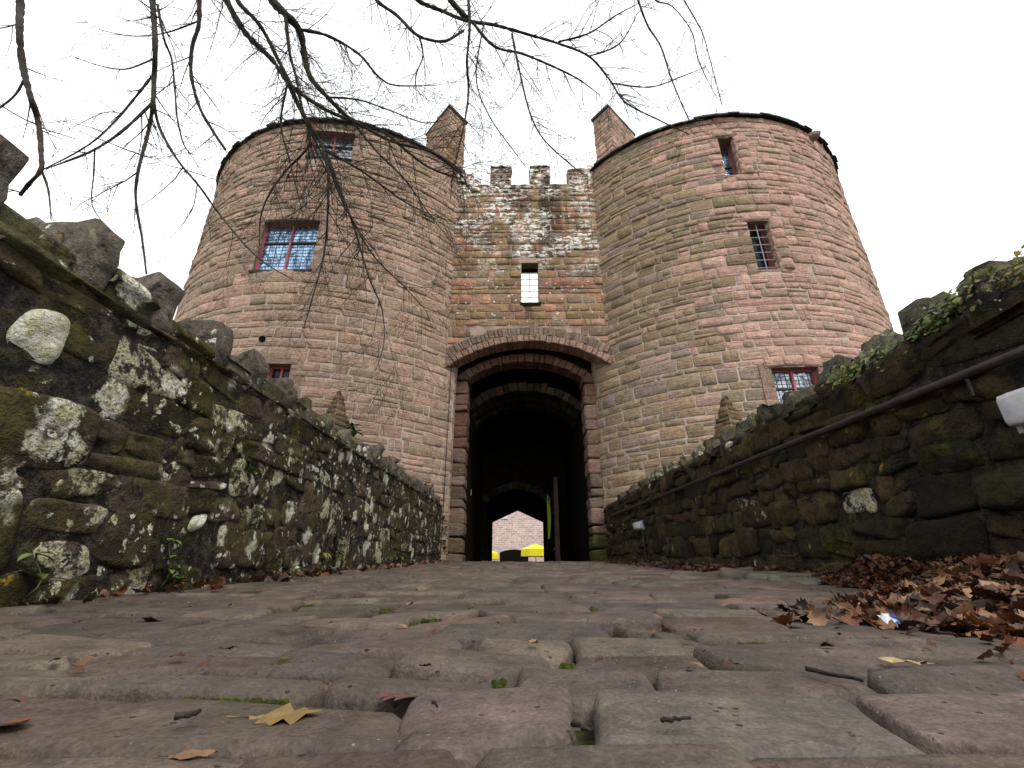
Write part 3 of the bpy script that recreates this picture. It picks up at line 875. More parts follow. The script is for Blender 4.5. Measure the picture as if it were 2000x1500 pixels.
ring(34, 0.0, 0.19, YC - .08, YC + .40, [(0.30,0.19,0.145),(0.26,0.165,0.13),(0.31,0.205,0.165)], "hood_stone")
ring(46, 0.20, 0.47, YC - .05, YC + .30, [(0.23,0.17,0.135),(0.20,0.155,0.125),(0.25,0.185,0.14),(0.20,0.14,0.105)], "voussoir", .03)
# grille in the high window and its sill
gw = empty("window_grille", np.array([0.38, YC + .25, win[2]]) - np.array(gate.location)); gw.parent = gate
m = MB(); m.tube([(.38, YC + .25, win[2]), (.38, YC + .25, win[3])], .011, 6); m.build("upright_bar", M['darkiron'], gw)
for k in range(6):
    z = win[2] + (win[3] - win[2]) * (.10 + .15 * k)
    m = MB(); m.tube([(win[0] - .02, YC + .25, z), (win[1] + .02, YC + .25, z)], .010, 6); m.build("cross_bar", M['darkiron'], gw)
m = MB(); m.box((win[0] + .002, YC + .30, win[3] - .05), (win[1] - .002, YC + .44, win[3] + .02)); m.build("lintel", M['shade_dark'], gw)
m = MB(); m.box((win[0] - .05, YC - .045, win[2] - .10), (win[1] + .05, YC + .10, win[2] - .002)); m.build("sill", M['shade_dark'], gw)

# second arch with its jambs, behind the portcullis slot
YJ = 11.42
JX0, JX1 = atY(902, 1095, YJ)[0], atY(1160, 1095, YJ)[0]
zsp = atY(1030, 742, YJ)[2]; zap = atY(1030, 703, YJ)[2]
inner_arch = empty("inner_arch", np.array([0.2, YJ, 0.37]) - np.array(gate.location)); inner_arch.parent = gate
ring(20, 0.0, 0.24, YJ, YJ + .5, PAL_RED, "voussoir", .01, JX0 - .18, JX1 + .18, zsp - .06, zap - zsp + .02, M['sand'], inner_arch)
ic = MB()
xs = np.linspace(JX0 - 1.6, JX1 + 1.6, 40)
for i in range(39):
    xm = (xs[i] + xs[i+1]) / 2
    if xm < JX0 - .16 or xm > JX1 + .16: zb = 0.0
    else: zb = arc(xm, zsp - .06, zap - zsp + .02, JX0 - .18, JX1 + .18) + .20
    ic.box((xs[i], YJ + .06, zb), (xs[i+1], YJ + .46, 7.2))
ic.build("backing", M['shade_dark'], inner_arch)
for side, xa, xb in ((-1, JX0 - .42, JX0), (1, JX1, JX1 + .42)):
    z = 0.33; k = 0
    while z < zsp + .02:
        h = rng.uniform(.17, .42); z1 = min(z + h, zsp + .06)
        up = z > 3.0
        pal = PAL_RED if (up and side < 0) or (z > 4.4) else [(0.17,0.120,0.095),(0.185,0.120,0.095),(0.15,0.110,0.080),(0.14,0.10,0.062)]
        if z < 0.8 and side > 0: pal = [(0.085, 0.080, 0.028)]
        ex = rng.uniform(-.05, .04)
        a, c = (xa + (ex if side < 0 else 0), xb) if side < 0 else (xa, xb + ex)
        if z < 1.6:                                       # the foot of the jamb is worn and spreads
            if side < 0: c += 0.02 * (1.6 - z)
            else: a -= 0.02 * (1.6 - z)
        V, F = stone(a + .004, c - .004, z + .006, z1 - .006, .05 + rng.normal(0, .014), .028, 20, 7, .016, .016, .55, None, 0, 1.6)
        mesh_obj("jamb_stone", np.c_[V[:, 0], YJ - V[:, 2] - .02, V[:, 1]], F, M['sand'], inner_arch, np.tile(pick(pal, .12), (len(V), 1)))
        z = z1; k += 1

# passage: vaulted tunnel, an inner cross wall, then the far doorway
PE, PI = 22.0, 17.2
FLOOR = roadz(CREST) - .012
pas = empty("gate_passage", np.array([0.2, 16, FLOOR]) - np.array(gate.location)); pas.parent = gate
pas["label"] = "dark tunnel under the gatehouse"
def boxpart(name, lo, hi, mat, parent):
    m = MB(); m.box(lo, hi); return m.build(name, mat, parent)
boxpart("side_wall", (JX0 - .62, YJ + .47, FLOOR - .1), (JX0 - .02, PE, 7.0), M['shade_dark'], pas)
boxpart("side_wall", (JX1 + .02, YJ + .47, FLOOR - .1), (JX1 + .62, PE, 7.0), M['shade_dark'], pas)
boxpart("roof_slab", (JX0 - 1.2, YC + .44, 7.02), (JX1 + 1.2, PE + .4, 7.3), M['shade_dark'], pas)
def tunnel_vault(name, y0, y1, x0, x1, spr, rise, topz, mat, thick_ends=True):
    m = MB(); xs = np.linspace(x0, x1, 25)
    for i in range(24):
        xm = (xs[i] + xs[i+1]) / 2
        m.box((xs[i], y0, arc(xm, spr, rise, x0, x1)), (xs[i+1], y1, topz))
    return m.build(name, mat, pas)
# ribs near the entrance
for k, (yy, dz) in enumerate(((12.15, -0.02), (12.75, -0.06), (13.3, -.1))):
    zs2 = atY(1030, 800, yy)[2] if k == 0 else atY(1030, 830, yy)[2]
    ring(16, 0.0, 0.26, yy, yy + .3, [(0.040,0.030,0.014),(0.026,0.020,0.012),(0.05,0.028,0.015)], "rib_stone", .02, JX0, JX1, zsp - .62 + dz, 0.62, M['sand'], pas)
tunnel_vault("vault", 13.65, PI, JX0 - .01, JX1 + .01, zsp - .75, .6, 7.0, M['shade_dark'])
# inner cross wall with a lower arch
zi_sp, zi_ap = atY(1000, 985, PI)[2], atY(1000, 957, PI)[2]
ix0, ix1 = atY(950, 1000, PI)[0], atY(1068, 1000, PI)[0]
m = MB(); xs = np.r_[np.linspace(JX0 - .02, ix0, 4), np.linspace(ix0, ix1, 17)[1:], np.linspace(ix1, JX1 + .02, 4)[1:]]
for i in range(len(xs) - 1):
    xm = (xs[i] + xs[i+1]) / 2
    zb = FLOOR - .05 if not ix0 < xm < ix1 else arc(xm, zi_sp, zi_ap - zi_sp, ix0, ix1)
    m.box((xs[i], PI, zb), (xs[i+1], PI + .5, 7.0))
m.build("cross_wall", M['shade_dark'], pas)
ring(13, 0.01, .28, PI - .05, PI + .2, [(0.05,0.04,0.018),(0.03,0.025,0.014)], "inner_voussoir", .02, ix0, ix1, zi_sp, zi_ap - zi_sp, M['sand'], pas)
tunnel_vault("low_vault", PI + .5, PE - .4, ix0, ix1, zi_sp, zi_ap - zi_sp, 7.0, M['shade_dark'])
# far doorway with a shallow pointed head
ex0, ex1 = atY(961, 1060, PE)[0], atY(1062, 1060, PE)[0]
es, ea = atY(1011, 1019, PE)[2], atY(1011, 996, PE)[2]; exm = atY(1011, 1000, PE)[0]
V = [(JX0 - .6, PE - .38, FLOOR - .05), (ex0, PE - .38, FLOOR - .05), (ex0, PE - .38, es), (exm, PE - .38, ea), (ex1, PE - .38, es), (ex1, PE - .38, FLOOR - .05), (JX1 + .6, PE - .38, FLOOR - .05), (JX1 + .6, PE - .38, 7.01), (exm, PE - .38, 7.01), (JX0 - .6, PE - .38, 7.01)]
V2 = [(x, PE + .3, z) for x, y, z in V]
Fq = [(0, 1, 2, 9), (2, 3, 8, 9), (3, 4, 7, 8), (4, 5, 6, 7)]
mesh_obj("far_doorway", V + V2, Fq + [tuple(i + 10 for i in f[::-1]) for f in Fq] + [(1, 11, 12, 2), (2, 12, 13, 3), (3, 13, 14, 4), (4, 14, 15, 5)], M['shade_dark'], pas, None, False)

# ------------------------------------------------------------------ corner turrets on the shoulders of the towers
def turret(near, left, right, ztop, zbot, label, pal):
    near, left, right = map(lambda p: np.array(p, float), (near, left, right))
    cap = left + right - near
    root = empty("chimney_turret", (near[0], near[1], zbot), label, "chimney")
    ctr = (near + left + right + cap) / 4
    def sh(p, k): return ctr + (p - ctr) * k
    q = [sh(p, .97) for p in (near, right, cap, left)]
    V = [(*p, zbot) for p in q] + [(*p, ztop) for p in q]
    mesh_obj("core", V, [(0,1,5,4),(1,2,6,5),(2,3,7,6),(3,0,4,7),(4,5,6,7)], M['mort'], root, None, False)
    st = []
    for (A, B) in ((left, near), (near, right)):
        L = np.linalg.norm(B - A); U = (B - A) / L; N = np.array([U[1], -U[0]])
        z = zbot
        while z < ztop - .02:
            z1 = min(z + rng.uniform(.12, .26), ztop); x = 0
            while x < L - .02:
                w = rng.uniform(.22, .5); xe = x + w if L - x - w > .15 else L
                V, F = stone(x + .006, xe - .006, z + .005, z1 - .005, .02, .015, 12, 7, .008, .006, .03)
                W = np.array([[*(A + U * v[0] + N * v[2]), v[1]] for v in V])
                st.append((W, F, pick(pal, .12)))
                x = xe
            z = z1
    emit(st, "stone", "smaller_stones", M['sand'], root, 300)
    q = [sh(p, 1.09) for p in (near, right, cap, left)]
    V = [(*p, ztop) for p in q] + [(*p, ztop + .10) for p in q]
    mesh_obj("cap_slab", V, [(0,1,5,4),(1,2,6,5),(2,3,7,6),(3,0,4,7),(4,5,6,7),(3,2,1,0)], M['slate'], root, None, False)
def plan(u, v, z): r = ray(u, v); P = ORG + r * (z - CZ) / r[2]; return P[:2]
HZ = 15.0
turret(plan(877, 210, HZ), plan(834, 264, HZ), plan(910, 243, HZ), HZ, 11.2, "square stone turret on the left tower's shoulder, corner on", PAL_L + PAL_C)
turret(plan(1188, 210, HZ), plan(1158, 238, HZ), plan(1238, 264, HZ), HZ, 11.2, "square stone turret on the right tower's shoulder, corner on", PAL_L + PAL_R)

# ------------------------------------------------------------------ parapet walls along the road
def rubble_layout(y0, y1, z0, z1, hm, wm):
    """irregular courses that follow the slope; returns rectangles (s0, s1, t0, t1)"""
    out = []
    t = z0
    wav = fnoise(int(rng.integers(1 << 30)), 4, .6, 2.2)
    hs = []
    while t < z1 - .03:
        h = float(np.clip(rng.normal(hm, hm * .28), hm * .5, hm * 1.7)); h = min(h, z1 - t)
        if z1 - t - h < hm * .4: h = z1 - t
        hs.append((t, t + h)); t += h
    for k, (a, c) in enumerate(hs):
        s = y0 - rng.uniform(0, .3)
        while s < y1:
            w = float(np.clip(rng.normal(wm, wm * .38), wm * .4, wm * 2.0)) * (.7 + .3 * (c - a) / hm)
            w = min(w, y1 - s) if y1 - s - w < .06 else w
            dz0 = .07 * wav(s + w/2, a * 3) if a > z0 + .01 else 0
            dz1 = .07 * wav(s + w/2, c * 3) if c < z1 - .01 else 0
            lo, hi = a + dz0, c + dz1
            if hi - lo > hm * 1.0 and rng.random() < .28:
                zm = lo + (hi - lo) * rng.uniform(.35, .65)
                if rng.random() < .5: out += [(s, s + w, lo, zm), (s, s + w, zm, hi)]
                else:
                    wm2 = w * rng.uniform(.35, .65); out += [(s, s + w, lo, zm), (s, s + wm2, zm, hi), (s + wm2, s + w, zm, hi)]
            else: out.append((s, s + w, lo, hi))
            s += w
    return out
def parapet(side, name, label, X, top, mat, bedmat, pal, ends, special, hm, wm, lich, pr=(-.002, .024), bev=.022):
    root = empty(name, (X, 5.0, -0.9), label, "wall")
    y0, y1 = ends
    sg = -side                                     # faces the road
    m = MB()
    n = 24
    for i in range(n):
        a, c = y0 + (y1 - y0) * i / n, y0 + (y1 - y0) * (i + 1) / n
        P = []
        for yy in (a, c):
            for xx, zz in ((X, -.9), (X + side * .42, -.9), (X + side * .42, roadz(yy) + top), (X, roadz(yy) + top)): P.append((xx, yy, zz))
        F = [(0,1,2,3),(7,6,5,4),(3,2,6,7),(0,3,7,4),(1,5,6,2)]
        m.add(P, F)
    m.build("wall_core", bedmat, root)
    st = []
    for (s0, s1, t0, t1) in rubble_layout(0.2, y1, -0.05, top - .03, hm, wm):
        near = s0 < 4.0
        hole = False
        for (sy, sz, sw, sh) in special:
            if abs((s0 + s1) / 2 - sy) < sw * .5 + (s1 - s0) * .28 and abs((t0 + t1) / 2 - sz) < sh * .5 + (t1 - t0) * .28: hole = True
        if hole: continue
        gp = rng.uniform(-.006, .007)
        V, F = stone(s0 + gp, s1 - gp, t0 + gp, t1 - gp, rng.uniform(*pr), bev, 22 if near else 16, rng.uniform(3.5, 8.0), .026, .016, .05, None, 0.0, 1.6)
        W = np.array([[X + sg * v[2], v[0], roadz(v[0]) + v[1]] for v in V])
        if sg > 0: F = F
        else: F = [f[::-1] for f in F]
        al = 0.0 if rng.random() > lich else rng.uniform(.2, .55)
        st.append((W, F, pick(pal, .22, al)))
    for (sy, sz, sw, sh) in special:
        V, F = stone(sy - sw/2, sy + sw/2, sz - sh/2, sz + sh/2, .018, .03, 24, 3.4, .034, .020, .04, None, .006, 1.8)
        W = np.array([[X + sg * v[2], v[0], roadz(v[0]) + v[1]] for v in V])
        st.append((W, F if sg > 0 else [f[::-1] for f in F], np.array([.70, .71, .69, 1.0])))
    emit(st, "stone", "smaller_stones", mat, root, 300)
    return root
def spot(u, v, X, w, h):
    P = atX(u, v, X); return (P[1], P[2] - roadz(P[1]), w, h)
TOPL, TOPR = 1.24, 1.24
spL = [spot(58, 654, XL, .20, .24), spot(380, 1024, XL, .105, .10)]
WL = parapet(-1, "parapet_wall", "lichen spotted rubble parapet wall left of the road", XL, TOPL, M['rubL'], M['bedL'], PAL_W, (-2.5, 11.2), spL, .175, .29, .20)
WR = parapet(1, "parapet_wall", "dark mossy rubble parapet wall behind the handrail on the right", XR, TOPR, M['rubR'], M['bedR'], PAL_WR, (-2.5, 11.2), [], .19, .30, .03, (.006, .055), .045)

def slab(y0, y1, X, side, z0, z1, mat, parent, name, colr, deep=.40, lean=0.0, power=4.0, rough=.02, over=0.0):
    """upright coping stone: outline seen along the road, so that it has front, top and end faces"""
    n = 20; U = outline(n, power)
    V = []; F = []
    cj = rng.normal(0, .017, (n, 2))
    cx = X + side * (deep / 2 - .02 - over); hx = deep / 2
    taper = rng.uniform(.0, .12)
    ks = [(0.0, .955), (.06, 1.0), (.5, 1.0), (.94, 1.0), (1.0, .955)]
    fn = fnoise(int(rng.integers(1 << 30)), 5, 2, 7)
    for (k, sc) in ks:
        yy = y0 + (y1 - y0) * k
        zb = roadz((y0 + y1) / 2)
        for i in range(n):
            x, z = U[i] * sc
            zz = z0 + (z1 - z0) * (z + 1) / 2
            xx = cx + x * hx * (1 - taper * max(0, z)) + cj[i, 0]
            zz += cj[i, 1] * (1 if z > 0 else 0) + rough * fn(k * 2, i)
            V.append((xx + rough * .6 * fn(i, k * 3), yy + lean * (zz - z0) + rng.normal(0, .004), zb + zz))
    m = len(ks)
    for j in range(m - 1):
        for i in range(n):
            i2 = (i + 1) % n; F.append((j*n+i, (j+1)*n+i, (j+1)*n+i2, j*n+i2))
    F.append(tuple(range(n))); F.append(tuple((m-1)*n + i for i in range(n - 1, -1, -1)))
    o = mesh_obj(name, V, F, mat, parent, np.tile(colr, (len(V), 1)))
    return o
# left coping: tall upright slabs alternating with low ones, over a thin projecting course
cop_px = [(8, 285), (165, 430), (300, 535), (408, 615), (482, 682), (540, 730), (585, 772), (625, 803), (662, 835), (690, 850)]
ly = 0.35
ups = []
for (u, v) in cop_px:
    P = atX(u, v, XL - .12); ups.append((P[1] - (.10 if u < 20 else 0), P[2] - roadz(P[1])))
yy = ups[-1][0]
while yy < 10.8: yy += rng.uniform(.22, .31); ups.append((yy, 1.55 + rng.normal(0, .04)))
prev_y = ups[0][0] - .55
for i, (yc, zt) in enumerate(ups):
    th = rng.uniform(.13, .16) if i < 6 else rng.uniform(.09, .13)
    zt = (1.56, 1.53, 1.52, 1.52, 1.49, 1.47, 1.45, 1.44, 1.42, 1.42)[i] if i < 10 else 1.44 + rng.normal(0, .035)
    if yc > 10.85: break
    slab(yc - th/2, yc + th/2, XL, -1, 1.20, zt, M['rubB'], WL, "coping_stone", pick([(.105,.086,.070),(.090,.074,.060),(.098,.084,.062)], .12, .10 if rng.random() < .3 else 0), lean=rng.normal(0, .05), power=14.0, rough=.008)
    g0, g1 = prev_y + .09, yc - th/2 + .01
    if g1 - g0 > .06:
        k = 1 if g1 - g0 < .42 else 2
        for q in range(k):
            a, c = g0 + (g1 - g0) * q / k, g0 + (g1 - g0) * (q + 1) / k
            slab(a, c, XL, -1, 1.18, 1.355 + rng.normal(0, .02), M['rubL'], WL, "coping_stone", pick([(.062,.056,.030),(.050,.046,.024)], .15, .12 if rng.random() < .4 else 0), lean=0, power=5.5, rough=.008)
    prev_y = yc
for i in range(26):
    a = .2 + i * .415; c = a + .41
    V, F = stone(a, c, -.012, .012, .028, .008, 14, 4, .004, .004, .05)
    W = np.array([[XL + v[2], v[0], roadz(v[0]) + TOPL - .012 + v[1]] for v in V])
    mesh_obj("string_course_stone", W, F, M['rubL'], WL, np.tile(pick(PAL_W, .1), (len(W), 1)))
# right coping: rounded boulders set apart
cop_r = [(1935, 522, .13), (1812, 590, .13), (1722, 660, .12), (1640, 702, .13), (1566, 765, .12), (1512, 800, .10), (1470, 830, .09), (1440, 852, .09), (1405, 868, .08), (1378, 885, .11), (1350, 902, .09), (1318, 918, .11), (1288, 935, .10), (1266, 950, .10), (1244, 965, .10), (1225, 980, .10)]
for i, (u, v, th) in enumerate(cop_r):
    P = atX(u, v, XR + .12); zt = P[2] - roadz(P[1])
    zt = min(max(zt, 1.38), 1.52)
    sc = max(1.0, P[1] / 5.0)
    pale = .38 if i in (2, 9, 11, 12) else (.22 if i in (0, 1) else .05)
    slab(P[1] - th * sc * .52, P[1] + th * sc * .52, XR, 1, 1.12, zt, M['rubR'], WR, "coping_stone", pick([(.075,.068,.048),(.060,.054,.036)], .15, pale), lean=rng.normal(0, .08), power=2.6, rough=.03, over=.02)
yy = 0.5
while yy < 10.7:
    w = rng.uniform(.2, .36)
    slab(yy, yy + w, XR, 1, 1.10, 1.22 + rng.normal(0, .02), M['rubR'], WR, "coping_stone", pick(PAL_WR, .2, .0), power=3.0, rough=.03, over=.01)
    yy += w

# ------------------------------------------------------------------ handrail and lamps on the right hand wall
XH = XR - 0.075
rail = empty("handrail", (XH, 5, 1.0), "dark iron handrail running along the mossy right wall", "handrail")
zr = lambda y: 0.0
P0, P1 = atX(2000, 686, XH), atX(1192, 1008, XH)
def rail_pt(y):
    k = (y - P0[1]) / (P1[1] - P0[1]); return P0 + (P1 - P0) * k
m = MB(); m.tube([rail_pt(y) for y in np.linspace(0.3, P1[1], 40)], .022, 10); m.build("rail", M['rust'], rail, True)
for y in (1.2, atX(1893, 750, XH)[1], 4.2, 6.0, 7.8, 9.6):
    p = rail_pt(y)
    m = MB(); m.tube([p + [0, 0, -.015], p + [0, 0, -.10], p + [.05, 0, -.115], p + [.085, 0, -.115]], .008, 6); m.build("bracket", M['darkiron'], rail)
p = rail_pt(P1[1])
m = MB(); m.tube([p, p + [0, .05, -.02], p + [0, .06, -.12]], .018, 8); m.build("end_bend", M['darkiron'], rail)

def lamp(u, v, L, H, D, label, conduit=False):
    X = XR - D - .03
    P = atX(u, v, X)
    root = empty("bulkhead_lamp", (XR - .03, P[1], P[2] - H/2), label, "lamp", "bulkhead lamps on the right wall")
    m = MB(); m.box((XR - .055, P[1] - L/2 - .012, P[2] - H/2 - .012 ), (XR - .02, P[1] + L/2 + .012, P[2] + H/2 + .012)); 
    o = m.build("housing", M['greycase'], root)
    n = 24; U = outline(n, 14)
    V = []
    for (d, sc) in ((XR - .055, 1.0), (XR - D * .80, 1.0), (XR - D - .01, .95), (XR - D - .02, .80)):
        for (a, c) in U: V.append((d, P[1] + a * L/2 * (sc if sc == 1 else 1 - (1 - sc) * .5), P[2] + c * H/2 * sc))
    F = [(j*n+i, j*n+(i+1) % n, (j+1)*n+(i+1) % n, (j+1)*n+i) for j in range(3) for i in range(n)] + [tuple(3*n + i for i in range(n))]
    V = [(x, y, z + SLOPE * (y - P[1])) for x, y, z in V]
    mesh_obj("diffuser", V, F, M['dirtywhite'], root)
    for s in (-1, 1):
        m = MB(); m.box((XR - D * .8, P[1] + s * L * .47 - .01, P[2] - .012), (XR - .05, P[1] + s * L * .47 + .01, P[2] + .012)); m.build("clip", M['greycase'], root)
    if conduit:
        m = MB(); m.tube([(XR - .035, P[1] - L * .4, P[2] - H/2), (XR - .035, P[1] - L * .4, roadz(P[1]))], .016, 6); m.build("conduit", M['darkiron'], root)
lamp(2035, 778, .36, .14, .10, "large grubby white bulkhead lamp at the right edge below the rail")
lamp(1240, 1027, .34, .12, .10, "small far white bulkhead lamp near the gate jamb", True)

# ------------------------------------------------------------------ things in the passage and the courtyard
CYZ = FLOOR
fw_ = empty("courtyard_wall", (0, 40, CYZ), "pale pink masonry wall of the courtyard seen through the tunnel", "wall")
m = MB(); m.box((-12, 40, CYZ - .05), (12, 40.6, 9)); m.build("masonry", M['far'], fw_)
P = atY(986, 1005, 39.95)
m = MB(); m.box((P[0] - .28, 39.93, P[2] - .35), (P[0] + .28, 39.985, P[2] + .35)); m.build("window", M['white'], fw_)
def parasol(u, vt, vb, Y, rad, label):
    c = atY(u, vt, Y); zb = atY(u, vb, Y)[2]
    root = empty("parasol", (c[0], Y, CYZ), label, "parasol", "yellow parasols in the courtyard")
    m = MB(); m.tube([(c[0], Y, CYZ), (c[0], Y, c[2] - .05)], .025, 8); m.build("pole", M['darkiron'], root)
    n = 8; V = [(c[0], Y, c[2])]
    zm = zb + (c[2] - zb) * .55
    for zz, r in ((zm, rad), (zb, rad * 1.02)):
        for k in range(n): a = 2*math.pi*(k + .5)/n; V.append((c[0] + r*math.cos(a), Y + r*math.sin(a), zz))
    F = [(0, 1 + k, 1 + (k+1) % n) for k in range(n)] + [(1+k, 1+n+k, 1+n+(k+1) % n, 1+(k+1) % n) for k in range(n)]
    o = mesh_obj("canopy", V, F, M['yellow'], root, None, False)
    m = MB(); m.box((c[0] - .25, Y - .25, CYZ), (c[0] + .25, Y + .25, CYZ + .08)); m.build("base", M['darkiron'], root)
parasol(1046, 1062, 1087, 31, 1.0, "yellow parasol right of the dark doorway in the courtyard")
parasol(953, 1072, 1092, 32, .75, "yellow parasol half hidden by the tunnel's left side")
dr = empty("dark_shelter", (atY(1003, 1090, 37)[0], 37, CYZ), "low black shelter with a curved top in the courtyard", "shelter")
a, c = atY(976, 1090, 37), atY(1032, 1090, 37); zt = atY(1003, 1073, 37)[2]
n = 13; V = []
for yy in (37, 39):
    V += [(a[0], yy, CYZ), (c[0], yy, CYZ)] + [(c[0] + (a[0] - c[0]) * k / (n-1), yy, zt - .22 * (2*k/(n-1) - 1)**2) for k in range(n)]
k = n + 2
mesh_obj("hood", V, [tuple(range(k)), tuple(range(2*k - 1, k - 1, -1))] + [(i, i + k, (i+1) % k + k, (i+1) % k) for i in range(k)], M['black'], dr, None, False)
# bunting
bun = empty("bunting", (0.5, 30, CYZ + 2), "string of small white bunting flags across the courtyard", "bunting")
pts = []
A, B = atY(1066, 1042, 30), atY(955, 1068, 30)
for i in range(49):
    k = i / 48; p = A + (B - A) * k; p[2] -= .45 * math.sin(math.pi * k)**1 * (1 - .3 * k); pts.append(p)
m = MB(); m.tube(pts, .008, 4); m.build("cord", M['white'], bun)
for i in range(0, 48, 2):
    a, c = pts[i], pts[i + 1]
    mesh_obj("flag", [a, c, (a + c) / 2 + [0, .02, -.17]], [(0, 1, 2)], M['paper'], bun, None, False)
# feather flags and the open timber door inside the tunnel
def feather(u0, v0, v1, Y, w, mat, label, mark, cut=1.0):
    P = atY(u0, v0, Y); Q = atY(u0, v1, Y)
    root = empty("feather_flag", (P[0], Y, CYZ), label, "flag")
    m = MB(); m.tube([(P[0] - .01, Y, CYZ), (P[0] - .01, Y, P[2] * .9), (P[0] + w * .3, Y, P[2] + .05)], .012, 6); m.build("pole", M['darkiron'], root)
    zs = np.linspace(Q[2], P[2], 14); V = []
    for d in (0, .012):
        for i, z in enumerate(zs):
            k = i / 13; ww = w * (0.62 + .38 * math.sin(math.pi * min(k * 1.15, 1) * .75)) * (1 if k < .85 else (1 - ((k - .85) / .15)**2 * .75))
            dx = .06 * math.sin(k * 4) * w
            V += [(P[0] + dx + .012, Y + d + .05 * math.sin(k * 7) * w, z), (P[0] + dx + ww, Y + d - .08 * w * math.sin(k * 5), z)]
    F = [(2*i, 2*i+1, 2*i+3, 2*i+2) for i in range(13)] + [(28 + 2*i, 28 + 2*i+2, 28 + 2*i+3, 28 + 2*i+1) for i in range(13)]
    mesh_obj("cloth", V, F, mat, root)
    if mark:
        z = P[2] - (P[2] - Q[2]) * .16
        m = MB(); m.tube([(P[0] + w*.35, Y - .03, z + .09), (P[0] + w*.62, Y - .035, z + .02), (P[0] + w*.55, Y - .035, z - .07), (P[0] + w*.75, Y - .04, z - .12)], .018, 5); m.build("emblem", M['darkgreen'], root)
        m = MB(); m.box((P[0] + w*.52, Y - .05, z - .10), (P[0] + w*.68, Y - .045, z - .04)); m.build("emblem_dot", M['white'], root)
feather(1067, 964, 1052, 15.6, .12, M['lime'], "lime green feather flag inside the tunnel on the right", True)
feather(915, 950, 976, 13.2, .085, M['white'], "thin white hanging banner inside the tunnel's left side", False)
door = empty("open_door", (1.2, 16, CYZ), "brown timber door leaf standing open inside the tunnel", "door")
x0, x1 = atY(1083, 1000, 16)[0], atY(1091, 1000, 16)[0]; zt = atY(1083, 932, 16)[2]
m = MB(); m.box((x0, 16, CYZ), (x1, 16.09, zt)); m.build("edge_post", M['wood'], door)
m = MB(); m.box((x0 + .02, 16.09, CYZ + .03), (x0 + .07, 17.1, zt - .08)); m.build("leaf_board", M['wood'], door)
for k in (0.5, 1.7): 
    m = MB(); m.box((x0 - .02, 16.2, CYZ + k), (x0 + .02, 17.0, CYZ + k + .07)); m.build("strap_hinge", M['darkiron'], door)

# ------------------------------------------------------------------ bare tree overhead
tree = empty("bare_tree", (-5.6, -1.5, -0.9), "bare leafless tree whose twigs hang over the road and left tower", "tree")
trk = [np.array(p, float) for p in ((-5.6,-1.5,-.9),(-5.6,-1.5,0),(-5.55,-1.4,2),(-5.4,-1.3,4),(-5.3,-1.2,6),(-5.0,-1.0,8),(-4.8,-.7,9.6),(-4.5,-.3,11))]
m = MB(); m.tube(trk, [.50,.42,.34,.31,.28,.23,.17,.10], 12); m.build("trunk", M['bark'], tree, True)

def smooth_path(P, R_, step):
    P = [np.asarray(p, float) for p in P]
    out, ro = [], []
    for i in range(len(P) - 1):
        p0, p1, p2, p3 = P[max(i-1, 0)], P[i], P[i+1], P[min(i+2, len(P)-1)]
        n = max(1, int(np.linalg.norm(p2 - p1) / step))
        for k in range(n):
            t = k / n
            out.append(.5 * ((2*p1) + (-p0 + p2)*t + (2*p0 - 5*p1 + 4*p2 - p3)*t*t + (-p0 + 3*p1 - 3*p2 + p3)*t**3)); ro.append(R_[i] + (R_[i+1] - R_[i]) * t)
    out.append(P[-1]); ro.append(R_[-1]); return out, ro
def twig(mb, p, d, length, rad, lev):
    n = max(4, int(length / .09)); pts = [p]; rs = [rad]
    d = d / np.linalg.norm(d); curl = rng.normal(0, .022, 3)
    for i in range(n):
        d = d + curl + rng.normal(0, .060, 3) + np.array([0, 0, -.020]); d /= np.linalg.norm(d)
        pts.append(pts[-1] + d * length / n); rs.append(max(rad * (1 - .75 * (i + 1) / n), .0018))
    mb.tube(pts, rs, 4 if lev else 5, None, False)
    if lev < 2:
        k = 2 if lev else 3
        for q in range(int(length / (.15 if lev == 0 else .20)) + 1):
            if rng.random() < .75:
                i = int(rng.integers(1, n)); t = pts[i+1] - pts[i] if i < n else d
                t = t / np.linalg.norm(t); sd_ = rng.normal(0, 1, 3); sd_ -= t * sd_.dot(t); sd_ /= np.linalg.norm(sd_)
                twig(mb, pts[i], t * .75 + sd_ * .65, length * rng.uniform(.3, .7), max(rs[i] * .65, .0024), lev + 1)
